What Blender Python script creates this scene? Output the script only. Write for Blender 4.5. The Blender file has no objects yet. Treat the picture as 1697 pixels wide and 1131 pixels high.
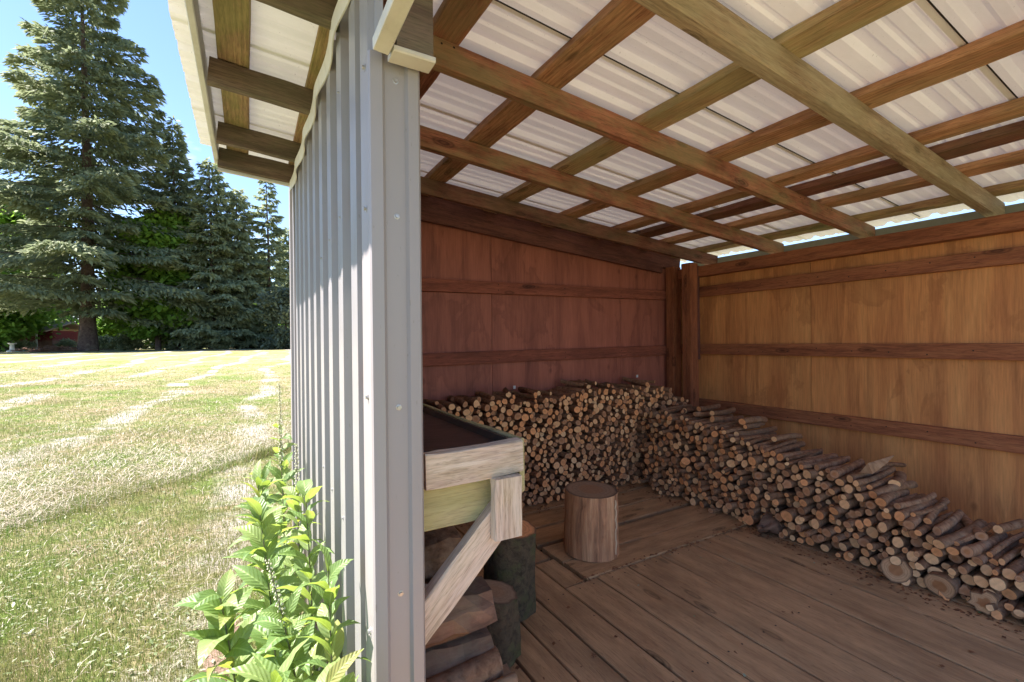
import bpy, math, random
import numpy as np
from mathutils import Vector, Matrix, Euler
rd = random.Random(7); RS = np.random.RandomState(7)
SC = bpy.context.scene; COL = SC.collection
R = math.radians

# ------------------------------------------------------------------ camera
EYE = 1.14
F_PX = 760.0
def cam_axes(yaw=30.0, pitch=-0.15, roll=0.55):
    yaw, pi, ro = R(yaw), R(pitch), R(roll)
    f = Vector((math.sin(yaw)*math.cos(pi), math.cos(yaw)*math.cos(pi), math.sin(pi)))
    r = Vector((math.cos(yaw), -math.sin(yaw), 0)); d = f.cross(r)
    return (math.cos(ro)*r + math.sin(ro)*d, -math.sin(ro)*r + math.cos(ro)*d, f)
AR, AD, AF = cam_axes()
camd = bpy.data.cameras.new('camera'); camo = bpy.data.objects.new('camera', camd); COL.objects.link(camo)
camd.sensor_width = 36; camd.lens = F_PX*36/1697.0; camd.clip_start = 0.02; camd.clip_end = 2000
m = Matrix(((AR.x, -AD.x, -AF.x, 0), (AR.y, -AD.y, -AF.y, 0), (AR.z, -AD.z, -AF.z, EYE), (0, 0, 0, 1)))
camo.matrix_world = m; SC.camera = camo
def at(px, py, depth):      # place of a thing standing at a given distance along the view axis
    u = (px-848.5)/F_PX; v = (py-565.5)/F_PX
    p = Vector((0, 0, EYE)) + depth*(AF + u*AR + v*AD)
    return p

# ------------------------------------------------------------------ sky, sun, exposure
SUN = Vector((-0.85, 0.42, 1.70)).normalized()
world = bpy.data.worlds.new('World'); SC.world = world; world.use_nodes = True
wn = world.node_tree; wn.nodes.clear()
wo = wn.nodes.new('ShaderNodeOutputWorld'); bg = wn.nodes.new('ShaderNodeBackground'); sky = wn.nodes.new('ShaderNodeTexSky')
sky.sky_type = 'NISHITA'; sky.sun_disc = False
sky.sun_elevation = math.asin(SUN.z); sky.sun_rotation = math.atan2(SUN.x, SUN.y)
sky.air_density = 1.0; sky.dust_density = 0.0; sky.ozone_density = 5.0; sky.altitude = 100
tc = wn.nodes.new('ShaderNodeTexCoord'); mp = wn.nodes.new('ShaderNodeMapping'); mp.inputs['Scale'].default_value = (1, 1, 2.6)
nz = wn.nodes.new('ShaderNodeTexNoise'); nz.inputs['Scale'].default_value = 3.4; nz.inputs['Detail'].default_value = 9; nz.inputs['Roughness'].default_value = 0.62
rp = wn.nodes.new('ShaderNodeValToRGB'); rp.color_ramp.elements[0].position = 0.62; rp.color_ramp.elements[1].position = 0.80
mx = wn.nodes.new('ShaderNodeMix'); mx.data_type = 'RGBA'; mx.inputs[7].default_value = (4.6, 4.7, 4.8, 1)
wn.links.new(tc.outputs['Generated'], mp.inputs[0]); wn.links.new(mp.outputs[0], nz.inputs[0]); wn.links.new(nz.outputs[0], rp.inputs[0])
wn.links.new(rp.outputs[0], mx.inputs[0]); wn.links.new(sky.outputs[0], mx.inputs[6]); wn.links.new(mx.outputs[2], bg.inputs[0])
wn.links.new(bg.outputs[0], wo.inputs[0]); bg.inputs[1].default_value = 0.078
sd = bpy.data.lights.new('sun', 'SUN'); so = bpy.data.objects.new('sun', sd); COL.objects.link(so)
sd.energy = 5.0; sd.angle = R(0.5); sd.color = (1.0, 0.95, 0.88); so.rotation_euler = SUN.to_track_quat('Z', 'Y').to_euler()
SC.view_settings.view_transform = 'Standard'; SC.view_settings.look = 'None'; SC.view_settings.gamma = 1
SC.view_settings.use_curve_mapping = False; SC.view_settings.exposure = 2.15
SC.view_settings.use_white_balance = True; SC.view_settings.white_balance_temperature = 6550; SC.view_settings.white_balance_tint = 18
SC.render.engine = 'CYCLES'; SC.cycles.use_denoising = True; SC.cycles.max_bounces = 10; SC.cycles.diffuse_bounces = 6
SC.cycles.transparent_max_bounces = 8; SC.cycles.sample_clamp_indirect = 6

# ------------------------------------------------------------------ node material helpers
def new_mat(name):
    m = bpy.data.materials.new(name); m.use_nodes = True; nt = m.node_tree
    return m, nt, nt.nodes['Principled BSDF']
def N(nt, t, **kw):
    n = nt.nodes.new('ShaderNode'+t)
    for k, v in kw.items():
        if k.startswith('i_'): n.inputs[k[2:].replace('_', ' ')].default_value = v
        else: setattr(n, k, v)
    return n
def noise(nt, vec, scale=5, detail=5, rough=.55, dist=0):
    n = N(nt, 'TexNoise', i_Scale=scale, i_Detail=detail, i_Roughness=rough, i_Distortion=dist)
    if vec is not None: nt.links.new(vec, n.inputs['Vector'])
    return n.outputs[0]
def ramp(nt, fac, stops, interp='LINEAR'):
    n = N(nt, 'ValToRGB'); cr = n.color_ramp; cr.interpolation = interp
    while len(cr.elements) < len(stops): cr.elements.new(0.5)
    for e, (p, c) in zip(cr.elements, stops):
        e.position = p; e.color = (c[0], c[1], c[2], 1) if len(c) == 3 else c
    nt.links.new(fac, n.inputs[0]); return n.outputs[0]
def g(v): return (v, v, v)
def mix(nt, fac, a, b, mode='MIX'):
    n = N(nt, 'Mix', data_type='RGBA', blend_type=mode)
    for s, i in ((fac, 0), (a, 6), (b, 7)):
        if isinstance(s, (int, float)): n.inputs[i].default_value = s
        elif isinstance(s, tuple): n.inputs[i].default_value = (s[0], s[1], s[2], 1)
        else: nt.links.new(s, n.inputs[i])
    return n.outputs[2]
def mathn(nt, op, a, b=None):
    n = N(nt, 'Math', operation=op)
    for s, i in ((a, 0), (b, 1)):
        if s is None: continue
        if isinstance(s, (int, float)): n.inputs[i].default_value = s
        else: nt.links.new(s, n.inputs[i])
    return n.outputs[0]
def bump(nt, b, h, strength=.3, dist=.005):
    n = N(nt, 'Bump', i_Strength=strength, i_Distance=dist); nt.links.new(h, n.inputs['Height']); nt.links.new(n.outputs[0], b.inputs['Normal'])
def ocoord(nt, scale=(1, 1, 1), rnd=True):
    t = N(nt, 'TexCoord'); mp = N(nt, 'Mapping'); mp.inputs['Scale'].default_value = scale
    nt.links.new(t.outputs['Object'], mp.inputs[0])
    if rnd:
        oi = N(nt, 'ObjectInfo'); mu = mathn(nt, 'MULTIPLY', oi.outputs['Random'], 37.0)
        cb = N(nt, 'CombineXYZ')
        for i in range(3): nt.links.new(mu, cb.inputs[i])
        nt.links.new(cb.outputs[0], mp.inputs['Location'])
    return mp.outputs[0], t.outputs['Object']

def wood(name, light, mid, dark, green=0.0, rough=.75, grain=14, stain=.5, greencol=(.17, .20, .05), pale=0.0, palecol=(.5, .42, .3), contrast=.55):
    """sawn lumber: grain runs along the local x axis of each piece"""
    m, nt, b = new_mat(name)
    v, raw = ocoord(nt, (1.1, grain, grain))
    v2, _ = ocoord(nt, (1.6, 4, 4))
    fine, _ = ocoord(nt, (6, 90, 90))
    n1 = noise(nt, v, 1.8, 9, .68, 1.3)
    wv = N(nt, 'TexWave', wave_type='BANDS', bands_direction='Y', i_Scale=1.3, i_Distortion=5.0, i_Detail=3.0)
    nt.links.new(v, wv.inputs['Vector'])
    fac = mathn(nt, 'ADD', mathn(nt, 'MULTIPLY', n1, .86), mathn(nt, 'MULTIPLY', wv.outputs[1], .14))
    c = ramp(nt, fac, [(.25, dark), (.47, mid), (.70, light)])
    n2 = noise(nt, v2, 2.2, 5, .65)
    c = mix(nt, mathn(nt, 'MULTIPLY', ramp(nt, n2, [(.42, g(0)), (.68, g(1))]), stain), c, tuple(x*.42 for x in dark))
    n3 = noise(nt, fine, 3, 3, .6)
    c = mix(nt, contrast, c, ramp(nt, n3, [(.32, g(.42)), (.5, g(.95)), (.7, g(1.25))]), 'MULTIPLY')
    cr, _ = ocoord(nt, (1.3, 26, 26)); ck = noise(nt, cr, 1.5, 5, .6, .4)
    c = mix(nt, mathn(nt, 'MULTIPLY', ramp(nt, ck, [(.485, g(0)), (.5, g(1)), (.515, g(0))]), .5), c, tuple(x*.35 for x in dark))
    # knots
    kv, _ = ocoord(nt, (2.2, 7, 7))
    vo = N(nt, 'TexVoronoi', i_Scale=1.3); nt.links.new(kv, vo.inputs['Vector'])
    kn = ramp(nt, vo.outputs['Distance'], [(.03, g(.55)), (.07, g(1)), (.12, g(.3)), (.15, g(.75)), (.19, g(0))])
    c = mix(nt, mathn(nt, 'MULTIPLY', kn, .85), c, tuple(x*.3 for x in dark))
    if green > 0:
        gn = noise(nt, v2, 1.7, 6, .7)
        c = mix(nt, mathn(nt, 'MULTIPLY', ramp(nt, gn, [(.41, g(0)), (.58, g(1))]), green), c, greencol)
    if pale > 0:
        gn = noise(nt, v, 2.6, 6, .75)
        c = mix(nt, mathn(nt, 'MULTIPLY', ramp(nt, gn, [(.5, g(0)), (.62, g(1))]), pale), c, palecol)
    nt.links.new(c, b.inputs['Base Color']); b.inputs['Roughness'].default_value = rough
    b.inputs['Specular IOR Level'].default_value = .25
    bump(nt, b, mathn(nt, 'ADD', n3, fac), .5, .003)
    return m

M = {}
M['rafter'] = wood('rafter_wood', (.50, .22, .13), (.37, .145, .085), (.16, .06, .04), green=.5, stain=.55, greencol=(.26, .25, .12))
M['rafter_grey'] = wood('weathered_rafter_wood', (.52, .40, .26), (.40, .29, .18), (.25, .15, .09), green=.45, stain=.35, greencol=(.36, .33, .21), pale=.5, palecol=(.5, .42, .28))
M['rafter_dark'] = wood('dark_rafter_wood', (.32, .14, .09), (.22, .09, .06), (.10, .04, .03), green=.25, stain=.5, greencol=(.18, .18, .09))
M['purlin_green'] = wood('algae_stained_purlin', (.62, .42, .23), (.49, .31, .16), (.26, .14, .07), green=.5, stain=.35, greencol=(.34, .34, .16))
M['purlin'] = wood('purlin_wood', (.66, .36, .19), (.50, .25, .13), (.24, .10, .055), green=.3, stain=.55, greencol=(.30, .29, .14))
M['girt'] = wood('girt_wood', (.42, .16, .07), (.31, .105, .048), (.16, .05, .028), green=0, stain=.3)
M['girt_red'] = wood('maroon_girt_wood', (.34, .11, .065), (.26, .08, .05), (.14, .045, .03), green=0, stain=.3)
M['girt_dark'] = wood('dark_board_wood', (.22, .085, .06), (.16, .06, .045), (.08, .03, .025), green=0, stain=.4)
M['soffit'] = wood('soffit_board_wood', (.52, .33, .17), (.40, .24, .12), (.2, .11, .06), green=.4, stain=.5, greencol=(.22, .26, .06))
M['tail'] = wood('rafter_tail_wood', (.22, .15, .10), (.15, .10, .065), (.08, .05, .035), green=.3, stain=.3, greencol=(.10, .12, .05))
M['bench'] = wood('weathered_bench_wood', (.66, .54, .44), (.55, .42, .33), (.33, .22, .16), green=.15, stain=.2, greencol=(.38, .40, .14), pale=.5, palecol=(.66, .58, .48), rough=.85)
M['bench_green'] = wood('mossy_bench_board', (.50, .43, .25), (.42, .36, .19), (.30, .24, .12), green=.5, stain=.15, greencol=(.38, .37, .15), rough=.85)
M['plank'] = wood('floor_plank_wood', (.58, .33, .16), (.49, .27, .13), (.36, .18, .085), green=.10, stain=.45, contrast=.3, grain=3.2, greencol=(.15, .14, .09), rough=.7)

def plywood(name, light, mid, dark, streak):
    m, nt, b = new_mat(name)
    v, _ = ocoord(nt, (5, 5, .55)); v2, _ = ocoord(nt, (1.3, 1.3, .7)); v3, _ = ocoord(nt, (60, 60, 3)); v4, _ = ocoord(nt, (9, 9, .8))
    n1 = noise(nt, v, 1.5, 6, .6, .6)
    c = ramp(nt, n1, [(.3, dark), (.5, mid), (.72, light)])
    c = mix(nt, mathn(nt, 'MULTIPLY', ramp(nt, noise(nt, v4, 1.4, 6, .7, .8), [(.52, g(0)), (.66, g(1))]), streak), c, tuple(x*.55 for x in dark))
    c = mix(nt, mathn(nt, 'MULTIPLY', ramp(nt, noise(nt, v2, 2.0, 5, .6), [(.45, g(0)), (.7, g(1))]), .55), c, tuple(x*.75 for x in light))
    n3 = noise(nt, v3, 2, 5, .65)
    c = mix(nt, .45, c, ramp(nt, n3, [(.3, g(.55)), (.7, g(1.25))]), 'MULTIPLY')
    v5, _ = ocoord(nt, (1.6, 1.6, .9)); bl = noise(nt, v5, 1.9, 7, .6, .5)
    c = mix(nt, mathn(nt, 'MULTIPLY', ramp(nt, bl, [(.53, g(0)), (.56, g(1)), (.62, g(.45))]), .42), c, tuple(x*.7 for x in dark))
    v6, _ = ocoord(nt, (5, 5, 3)); vk = N(nt, 'TexVoronoi', i_Scale=1.0); nt.links.new(v6, vk.inputs['Vector'])
    c = mix(nt, mathn(nt, 'MULTIPLY', ramp(nt, vk.outputs['Distance'], [(.03, g(1)), (.10, g(0))]), .6), c, tuple(x*.5 for x in dark))
    # water marks rising from the foot
    nt.links.new(c, b.inputs['Base Color']); b.inputs['Roughness'].default_value = .62; b.inputs['Specular IOR Level'].default_value = .3
    bump(nt, b, n3, .25, .002)
    return m
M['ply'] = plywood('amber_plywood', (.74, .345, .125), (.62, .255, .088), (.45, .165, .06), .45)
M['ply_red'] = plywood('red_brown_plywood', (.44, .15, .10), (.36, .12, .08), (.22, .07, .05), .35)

def painted(name, col, rough=.4, dirt=.25, spec=.5, dirtcol=(.3, .29, .24), scale=(3, 3, .6)):
    m, nt, b = new_mat(name)
    v, _ = ocoord(nt, scale, True); v2, _ = ocoord(nt, (40, 40, 12))
    n1 = noise(nt, v, 2.5, 7, .65)
    c = mix(nt, mathn(nt, 'MULTIPLY', ramp(nt, n1, [(.42, g(0)), (.75, g(1))]), dirt), col, dirtcol)
    sp = ramp(nt, noise(nt, v2, 3, 3, .5), [(.68, g(0)), (.74, g(1))])
    c = mix(nt, mathn(nt, 'MULTIPLY', sp, .35), c, (.16, .14, .1))
    if scale[2] < 1:      # rain streaks and mud splashed on the foot of upright sheets
        vs, raw = ocoord(nt, (30, 30, .8)); st = noise(nt, vs, 1.4, 4, .6)
        c = mix(nt, mathn(nt, 'MULTIPLY', ramp(nt, st, [(.5, g(0)), (.72, g(1))]), .3), c, dirtcol)
        sx = N(nt, 'SeparateXYZ'); nt.links.new(raw, sx.inputs[0])
        hgt = mathn(nt, 'ADD', sx.outputs[2], mathn(nt, 'MULTIPLY', noise(nt, raw, 22, 6, .7), .5))
        c = mix(nt, mathn(nt, 'MULTIPLY', ramp(nt, hgt, [(.12, g(1)), (.45, g(0))]), .55), c, (.20, .16, .11))
        br_, _ = ocoord(nt, (2.2, 2.2, 1.1)); bump(nt, b, noise(nt, br_, 1.8, 3, .5), .5, .025)
    nt.links.new(c, b.inputs['Base Color']); b.inputs['Roughness'].default_value = rough; b.inputs['Specular IOR Level'].default_value = spec
    if scale[2] >= 1: bump(nt, b, n1, .06, .004)
    return m
M['siding'] = painted('grey_painted_siding', (.27, .262, .26), .36, .15)
M['trim'] = painted('grey_painted_trim', (.285, .265, .258), .45, .2)
M['sheet'] = painted('white_roof_sheet', (.90, .885, .88), .4, .3, dirtcol=(.5, .47, .38), scale=(1, 3, 3))
M['fascia'] = painted('cream_painted_board', (.58, .56, .48), .6, .5, .3, (.33, .3, .22), (4, 4, 4))
M['eave'] = painted('pale_weathered_eave_board', (.30, .31, .24), .8, .5, .2, (.2, .22, .13), (4, 4, 4))
M['wave'] = painted('cream_metal_strip', (.62, .60, .52), .5, .2)
def thin_glow(m, f):
    # translucency added to the white sheet so the ceiling underneath looks brighter
    nt = m.node_tree; b = nt.nodes['Principled BSDF']; out = nt.nodes['Material Output']
    tr = N(nt, 'BsdfTranslucent'); tr.inputs[0].default_value = (.95, .92, .93, 1); ms = N(nt, 'MixShader'); ms.inputs[0].default_value = f
    nt.links.new(b.outputs[0], ms.inputs[1]); nt.links.new(tr.outputs[0], ms.inputs[2]); nt.links.new(ms.outputs[0], out.inputs[0])
thin_glow(M['sheet'], .026)
def flat(name, col, rough=.6, metal=0, spec=.4):
    m, nt, b = new_mat(name); b.inputs['Base Color'].default_value = (*col, 1); b.inputs['Roughness'].default_value = rough
    b.inputs['Metallic'].default_value = metal; b.inputs['Specular IOR Level'].default_value = spec; return m
M['screw'] = flat('screw_head', (.42, .41, .38), .35, .6)
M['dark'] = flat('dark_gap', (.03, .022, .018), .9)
M['liner'] = painted('black_plastic_liner', (.022, .02, .022), .33, .3, .5, (.07, .06, .055))
M['tagw'] = flat('white_plastic_tag', (.7, .7, .68), .5)
M['bud'] = flat('pale_bud', (.42, .44, .28), .8)

def leafmat(name, c1, c2, trans=.45, rough=.5, attr='rnd', tcol=None, tscale=1.0):
    m = bpy.data.materials.new(name); m.use_nodes = True; nt = m.node_tree; b = nt.nodes['Principled BSDF']; out = nt.nodes['Material Output']
    a = N(nt, 'Attribute', attribute_name=attr)
    oi = N(nt, 'ObjectInfo')
    fac = mathn(nt, 'FRACT', mathn(nt, 'ADD', a.outputs['Fac'], oi.outputs['Random']))
    c = ramp(nt, fac, [(0, c1), (1, c2)])
    nt.links.new(c, b.inputs['Base Color']); b.inputs['Roughness'].default_value = rough; b.inputs['Specular IOR Level'].default_value = .35
    tr = N(nt, 'BsdfTranslucent')
    if tcol: nt.links.new(mix(nt, .85, c, tcol), tr.inputs[0])
    else: nt.links.new(c, tr.inputs[0])
    ms = N(nt, 'MixShader'); ms.inputs[0].default_value = trans
    nt.links.new(b.outputs[0], ms.inputs[1]); nt.links.new(tr.outputs[0], ms.inputs[2]); nt.links.new(ms.outputs[0], out.inputs[0])
    return m
M['fir'] = leafmat('fir_needles', (.17, .215, .115), (.40, .44, .25), .42, .7)
M['fir_dark'] = leafmat('dark_fir_needles', (.13, .17, .09), (.32, .37, .20), .40, .7)
M['maple'] = leafmat('bright_green_leaves', (.12, .24, .03), (.22, .38, .055), .5, .6)
M['willow'] = leafmat('grey_green_leaves', (.10, .13, .075), (.17, .20, .12), .3, .6)
M['blade'] = leafmat('grass_blades', (.085, .18, .02), (.27, .245, .10), .4, .5)
M['straw'] = leafmat('dry_straw', (.30, .26, .18), (.44, .40, .32), .2, .6)
M['weed'] = leafmat('clipped_leaf_bits', (.14, .20, .08), (.36, .37, .26), .3, .5)
M['fallen'] = leafmat('dry_brown_leaf', (.15, .06, .03), (.30, .13, .06), .2, .7)
M['stem'] = flat('plant_stem', (.16, .15, .08), .7)

def bark(name, a, b_, c_, lichen=.3, sc=1.0, lcol=(.30, .33, .2)):
    m, nt, b = new_mat(name)
    t = N(nt, 'TexCoord'); at_ = N(nt, 'Attribute', attribute_name='rnd')
    mpn = N(nt, 'Mapping'); mpn.inputs['Scale'].default_value = (26*sc*(.1 if 'split' in name else 1), 26*sc, 26*sc); nt.links.new(t.outputs['Object'], mpn.inputs[0])
    n1 = noise(nt, mpn.outputs[0], 1.5, 6, .65, .5)
    mp2 = N(nt, 'Mapping'); mp2.inputs['Scale'].default_value = (6*sc, 6*sc, 6*sc); nt.links.new(t.outputs['Object'], mp2.inputs[0])
    n2 = noise(nt, mp2.outputs[0], 1.6, 6, .7)
    c = ramp(nt, n1, [(.28, c_), (.5, b_), (.75, a)])
    c = mix(nt, mathn(nt, 'MULTIPLY', ramp(nt, n2, [(.5, g(0)), (.66, g(1))]), lichen), c, lcol)
    c = mix(nt, .6, c, ramp(nt, at_.outputs['Fac'], [(0, (.6, .55, .5)), (1, (1.25, 1.2, 1.15))]), 'MULTIPLY')
    nt.links.new(c, b.inputs['Base Color']); b.inputs['Roughness'].default_value = .9; b.inputs['Specular IOR Level'].default_value = .2
    bump(nt, b, n1, .8, .006); return m
M['bark'] = bark('stick_bark', (.38, .21, .12), (.25, .13, .072), (.11, .056, .032), .2, lcol=(.34, .32, .25))
M['moss'] = bark('mossy_bark', (.13, .095, .06), (.08, .06, .038), (.03, .024, .014), .8, 1.0, (.075, .09, .03))
M['trunk'] = bark('tree_trunk_bark', (.14, .10, .085), (.09, .065, .055), (.045, .03, .025), .2, .12)
M['split'] = bark('split_firewood_face', (.26, .15, .10), (.16, .09, .06), (.07, .04, .028), .35, .7, (.26, .2, .12))
M['pole'] = bark('bare_log_side', (.42, .27, .16), (.31, .18, .10), (.17, .095, .055), .3, .5, (.48, .36, .24))
def streaked(name):
    m, nt, b = new_mat(name); t = N(nt, 'TexCoord'); q = N(nt, 'Mapping'); q.inputs['Scale'].default_value = (22, 22, 2.2); nt.links.new(t.outputs['Object'], q.inputs[0])
    q2 = N(nt, 'Mapping'); q2.inputs['Scale'].default_value = (90, 90, 5); nt.links.new(t.outputs['Object'], q2.inputs[0])
    n1 = noise(nt, q.outputs[0], 1.2, 6, .6, .6); n2 = noise(nt, q2.outputs[0], 1.2, 4, .6)
    c = ramp(nt, n1, [(.3, (.18, .075, .035)), (.48, (.44, .20, .095)), (.62, (.58, .30, .15)), (.8, (.68, .44, .26))])
    c = mix(nt, .5, c, ramp(nt, n2, [(.3, g(.5)), (.7, g(1.25))]), 'MULTIPLY')
    nt.links.new(c, b.inputs['Base Color']); b.inputs['Roughness'].default_value = .7; bump(nt, b, mathn(nt, 'ADD', n1, n2), .6, .006); return m
M['block'] = streaked('debarked_block_side')
def cutend(name, cols, ring=1.0):
    m, nt, b = new_mat(name)
    r_ = N(nt, 'Attribute', attribute_name='rad'); k = N(nt, 'Attribute', attribute_name='rnd')
    t = N(nt, 'TexCoord'); n1 = noise(nt, t.outputs['Object'], 55, 4, .6)
    base = ramp(nt, k.outputs['Fac'], cols)
    rr = mathn(nt, 'ADD', r_.outputs['Fac'], mathn(nt, 'MULTIPLY', n1, .12))
    sn = mathn(nt, 'SINE', mathn(nt, 'MULTIPLY', rr, 42.0))
    c = mix(nt, mathn(nt, 'MULTIPLY', ramp(nt, sn, [(.3, g(0)), (1, g(1))]), .28*ring), base, (.20, .09, .04))
    heart = ramp(nt, rr, [(.45, g(1)), (.62, g(0))])
    hk = ramp(nt, k.outputs['Fac'], [(.3, g(.1)), (.9, g(.85)), (.94, g(1.5))])
    c = mix(nt, mathn(nt, 'MULTIPLY', heart, mathn(nt, 'MULTIPLY', hk, .6)), c, (.36, .15, .06))
    c = mix(nt, ramp(nt, rr, [(.95, g(0)), (1.02, g(.8))]), c, (.12, .07, .045))
    c = mix(nt, .5, c, ramp(nt, n1, [(.3, g(.7)), (.7, g(1.15))]), 'MULTIPLY')
    nt.links.new(c, b.inputs['Base Color']); b.inputs['Roughness'].default_value = .8; b.inputs['Specular IOR Level'].default_value = .2
    return m
M['end'] = cutend('sawn_wood_end', [(0, (.84, .50, .26)), (.33, (.82, .44, .21)), (.36, (.86, .38, .16)), (.66, (.72, .31, .13)), (.70, (.54, .27, .14)), (1, (.40, .20, .11))])
M['heart'] = cutend('round_with_dark_heart', [(0, (.58, .34, .19)), (1, (.52, .30, .16))], 1.4)
M['stumptop'] = cutend('dark_sawn_top', [(0, (.33, .22, .14)), (1, (.30, .19, .12))], .9)

# ------------------------------------------------------------------ mesh helpers
def mesh_obj(name, V, Fc, mats, parent=None, loc=(0, 0, 0), smooth=False, midx=None, attrs=None, quads=False, tris=False):
    me = bpy.data.meshes.new(name)
    if quads or tris:
        k = 4 if quads else 3
        V = np.asarray(V, np.float32); Fc = np.asarray(Fc, np.int32)
        me.vertices.add(len(V)); me.vertices.foreach_set('co', V.ravel())
        me.loops.add(Fc.size); me.loops.foreach_set('vertex_index', Fc.ravel())
        me.polygons.add(len(Fc)); me.polygons.foreach_set('loop_start', np.arange(0, Fc.size, k, dtype=np.int32))
        me.update(calc_edges=True)
    else:
        me.from_pydata([tuple(v) for v in V], [], Fc)
    for mt in (mats if isinstance(mats, (list, tuple)) else [mats]): me.materials.append(mt)
    if midx is not None: me.polygons.foreach_set('material_index', np.asarray(midx, np.int32))
    if smooth: me.polygons.foreach_set('use_smooth', np.ones(len(me.polygons), bool))
    if attrs:
        for k_, a in attrs.items():
            at_ = me.attributes.new(k_, 'FLOAT', 'POINT'); at_.data.foreach_set('value', np.asarray(a, np.float32))
    me.update()
    o = bpy.data.objects.new(name, me); COL.objects.link(o)
    place(o, loc, parent); return o
def place(o, loc, parent=None):
    if parent is not None:
        o.parent = parent; o.location = Vector(loc) - parent_loc(parent)
    else: o.location = loc
def parent_loc(p):
    v = Vector((0, 0, 0))
    while p is not None: v += p.location; p = p.parent
    return v
def tag(o, label=None, cat=None, group=None, kind=None):
    if label: o['label'] = label
    if cat: o['category'] = cat
    if group: o['group'] = group
    if kind: o['kind'] = kind
    return o
def empty(name, loc, label=None, cat=None, group=None):
    o = bpy.data.objects.new(name, None); COL.objects.link(o); o.location = loc; o.empty_display_size = .1
    return tag(o, label, cat, group)

def lumber_mesh(L, w, h, seg=6, j=.0015, bow=.004, be=.003):
    """a sawn piece: length along x, width y, height z, softened edges, slightly bowed"""
    V = []; Fc = []
    prof = [(-w/2+be, -h/2), (w/2-be, -h/2), (w/2, -h/2+be), (w/2, h/2-be), (w/2-be, h/2), (-w/2+be, h/2), (-w/2, h/2-be), (-w/2, -h/2+be)]
    by, bz = rd.uniform(-bow, bow), rd.uniform(-bow, bow)
    for i in range(seg+1):
        t = i/seg; s = math.sin(math.pi*t)
        for (a, b) in prof:
            V.append((-L/2+L*t, a+by*s+rd.uniform(-j, j), b+bz*s+rd.uniform(-j, j)))
    for i in range(seg):
        for k in range(8):
            a = i*8+k; b = i*8+(k+1) % 8; Fc.append((a, a+8, b+8, b))
    Fc.append(tuple(range(8))); Fc.append(tuple(seg*8+k for k in reversed(range(8))))
    return V, Fc
def beam(name, p0, p1, w, h, mat, parent=None, up=(0, 0, 1), seg=6, j=.0015, bow=.003, label=None):
    """a sawn piece from p0 to p1 (centre line); h is measured along up"""
    p0, p1 = Vector(p0), Vector(p1); d = p1-p0; L = d.length; x = d/L
    upv = Vector(up); y = upv.cross(x).normalized(); z = x.cross(y)
    V, Fc = lumber_mesh(L, w, h, seg, j, bow)
    o = mesh_obj(name, V, Fc, mat, None)
    rot = Matrix((x, y, z)).transposed().to_euler()
    o.rotation_euler = rot
    place(o, (p0+p1)/2, parent)
    if label: o['label'] = label
    return o
def box(name, c, s, mat, parent=None, be=.002):
    """box centred at c with sides s, tiny chamfer"""
    V, Fc = lumber_mesh(s[0], s[1], s[2], 1, 0, 0, min(be, min(s)*.2))
    return mesh_obj(name, V, Fc, mat, parent, c)
def extrude_profile(name, pts, mat, parent, axis, a0, a1, seg=1, base=(0, 0, 0), jit=0, shear=0):
    """open profile pts (list of 2D) pulled along axis ('z' or 'x'); single sheet with real thickness from a solidify-like double wall"""
    V = []; Fc = []; n = len(pts)
    for i in range(seg+1):
        t = a0+(a1-a0)*i/seg
        for (p, q) in pts:
            V.append((p, q, t) if axis == 'z' else (t, p, q-shear*t))
    for i in range(seg):
        for k in range(n-1):
            a = i*n+k; Fc.append((a, a+1, a+n+1, a+n))
    o = mesh_obj(name, V, Fc, mat, parent, base)
    if mat is not M['sheet']: so_ = o.modifiers.new('thickness', 'SOLIDIFY'); so_.thickness = .0012; so_.offset = 0
    return o

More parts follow.
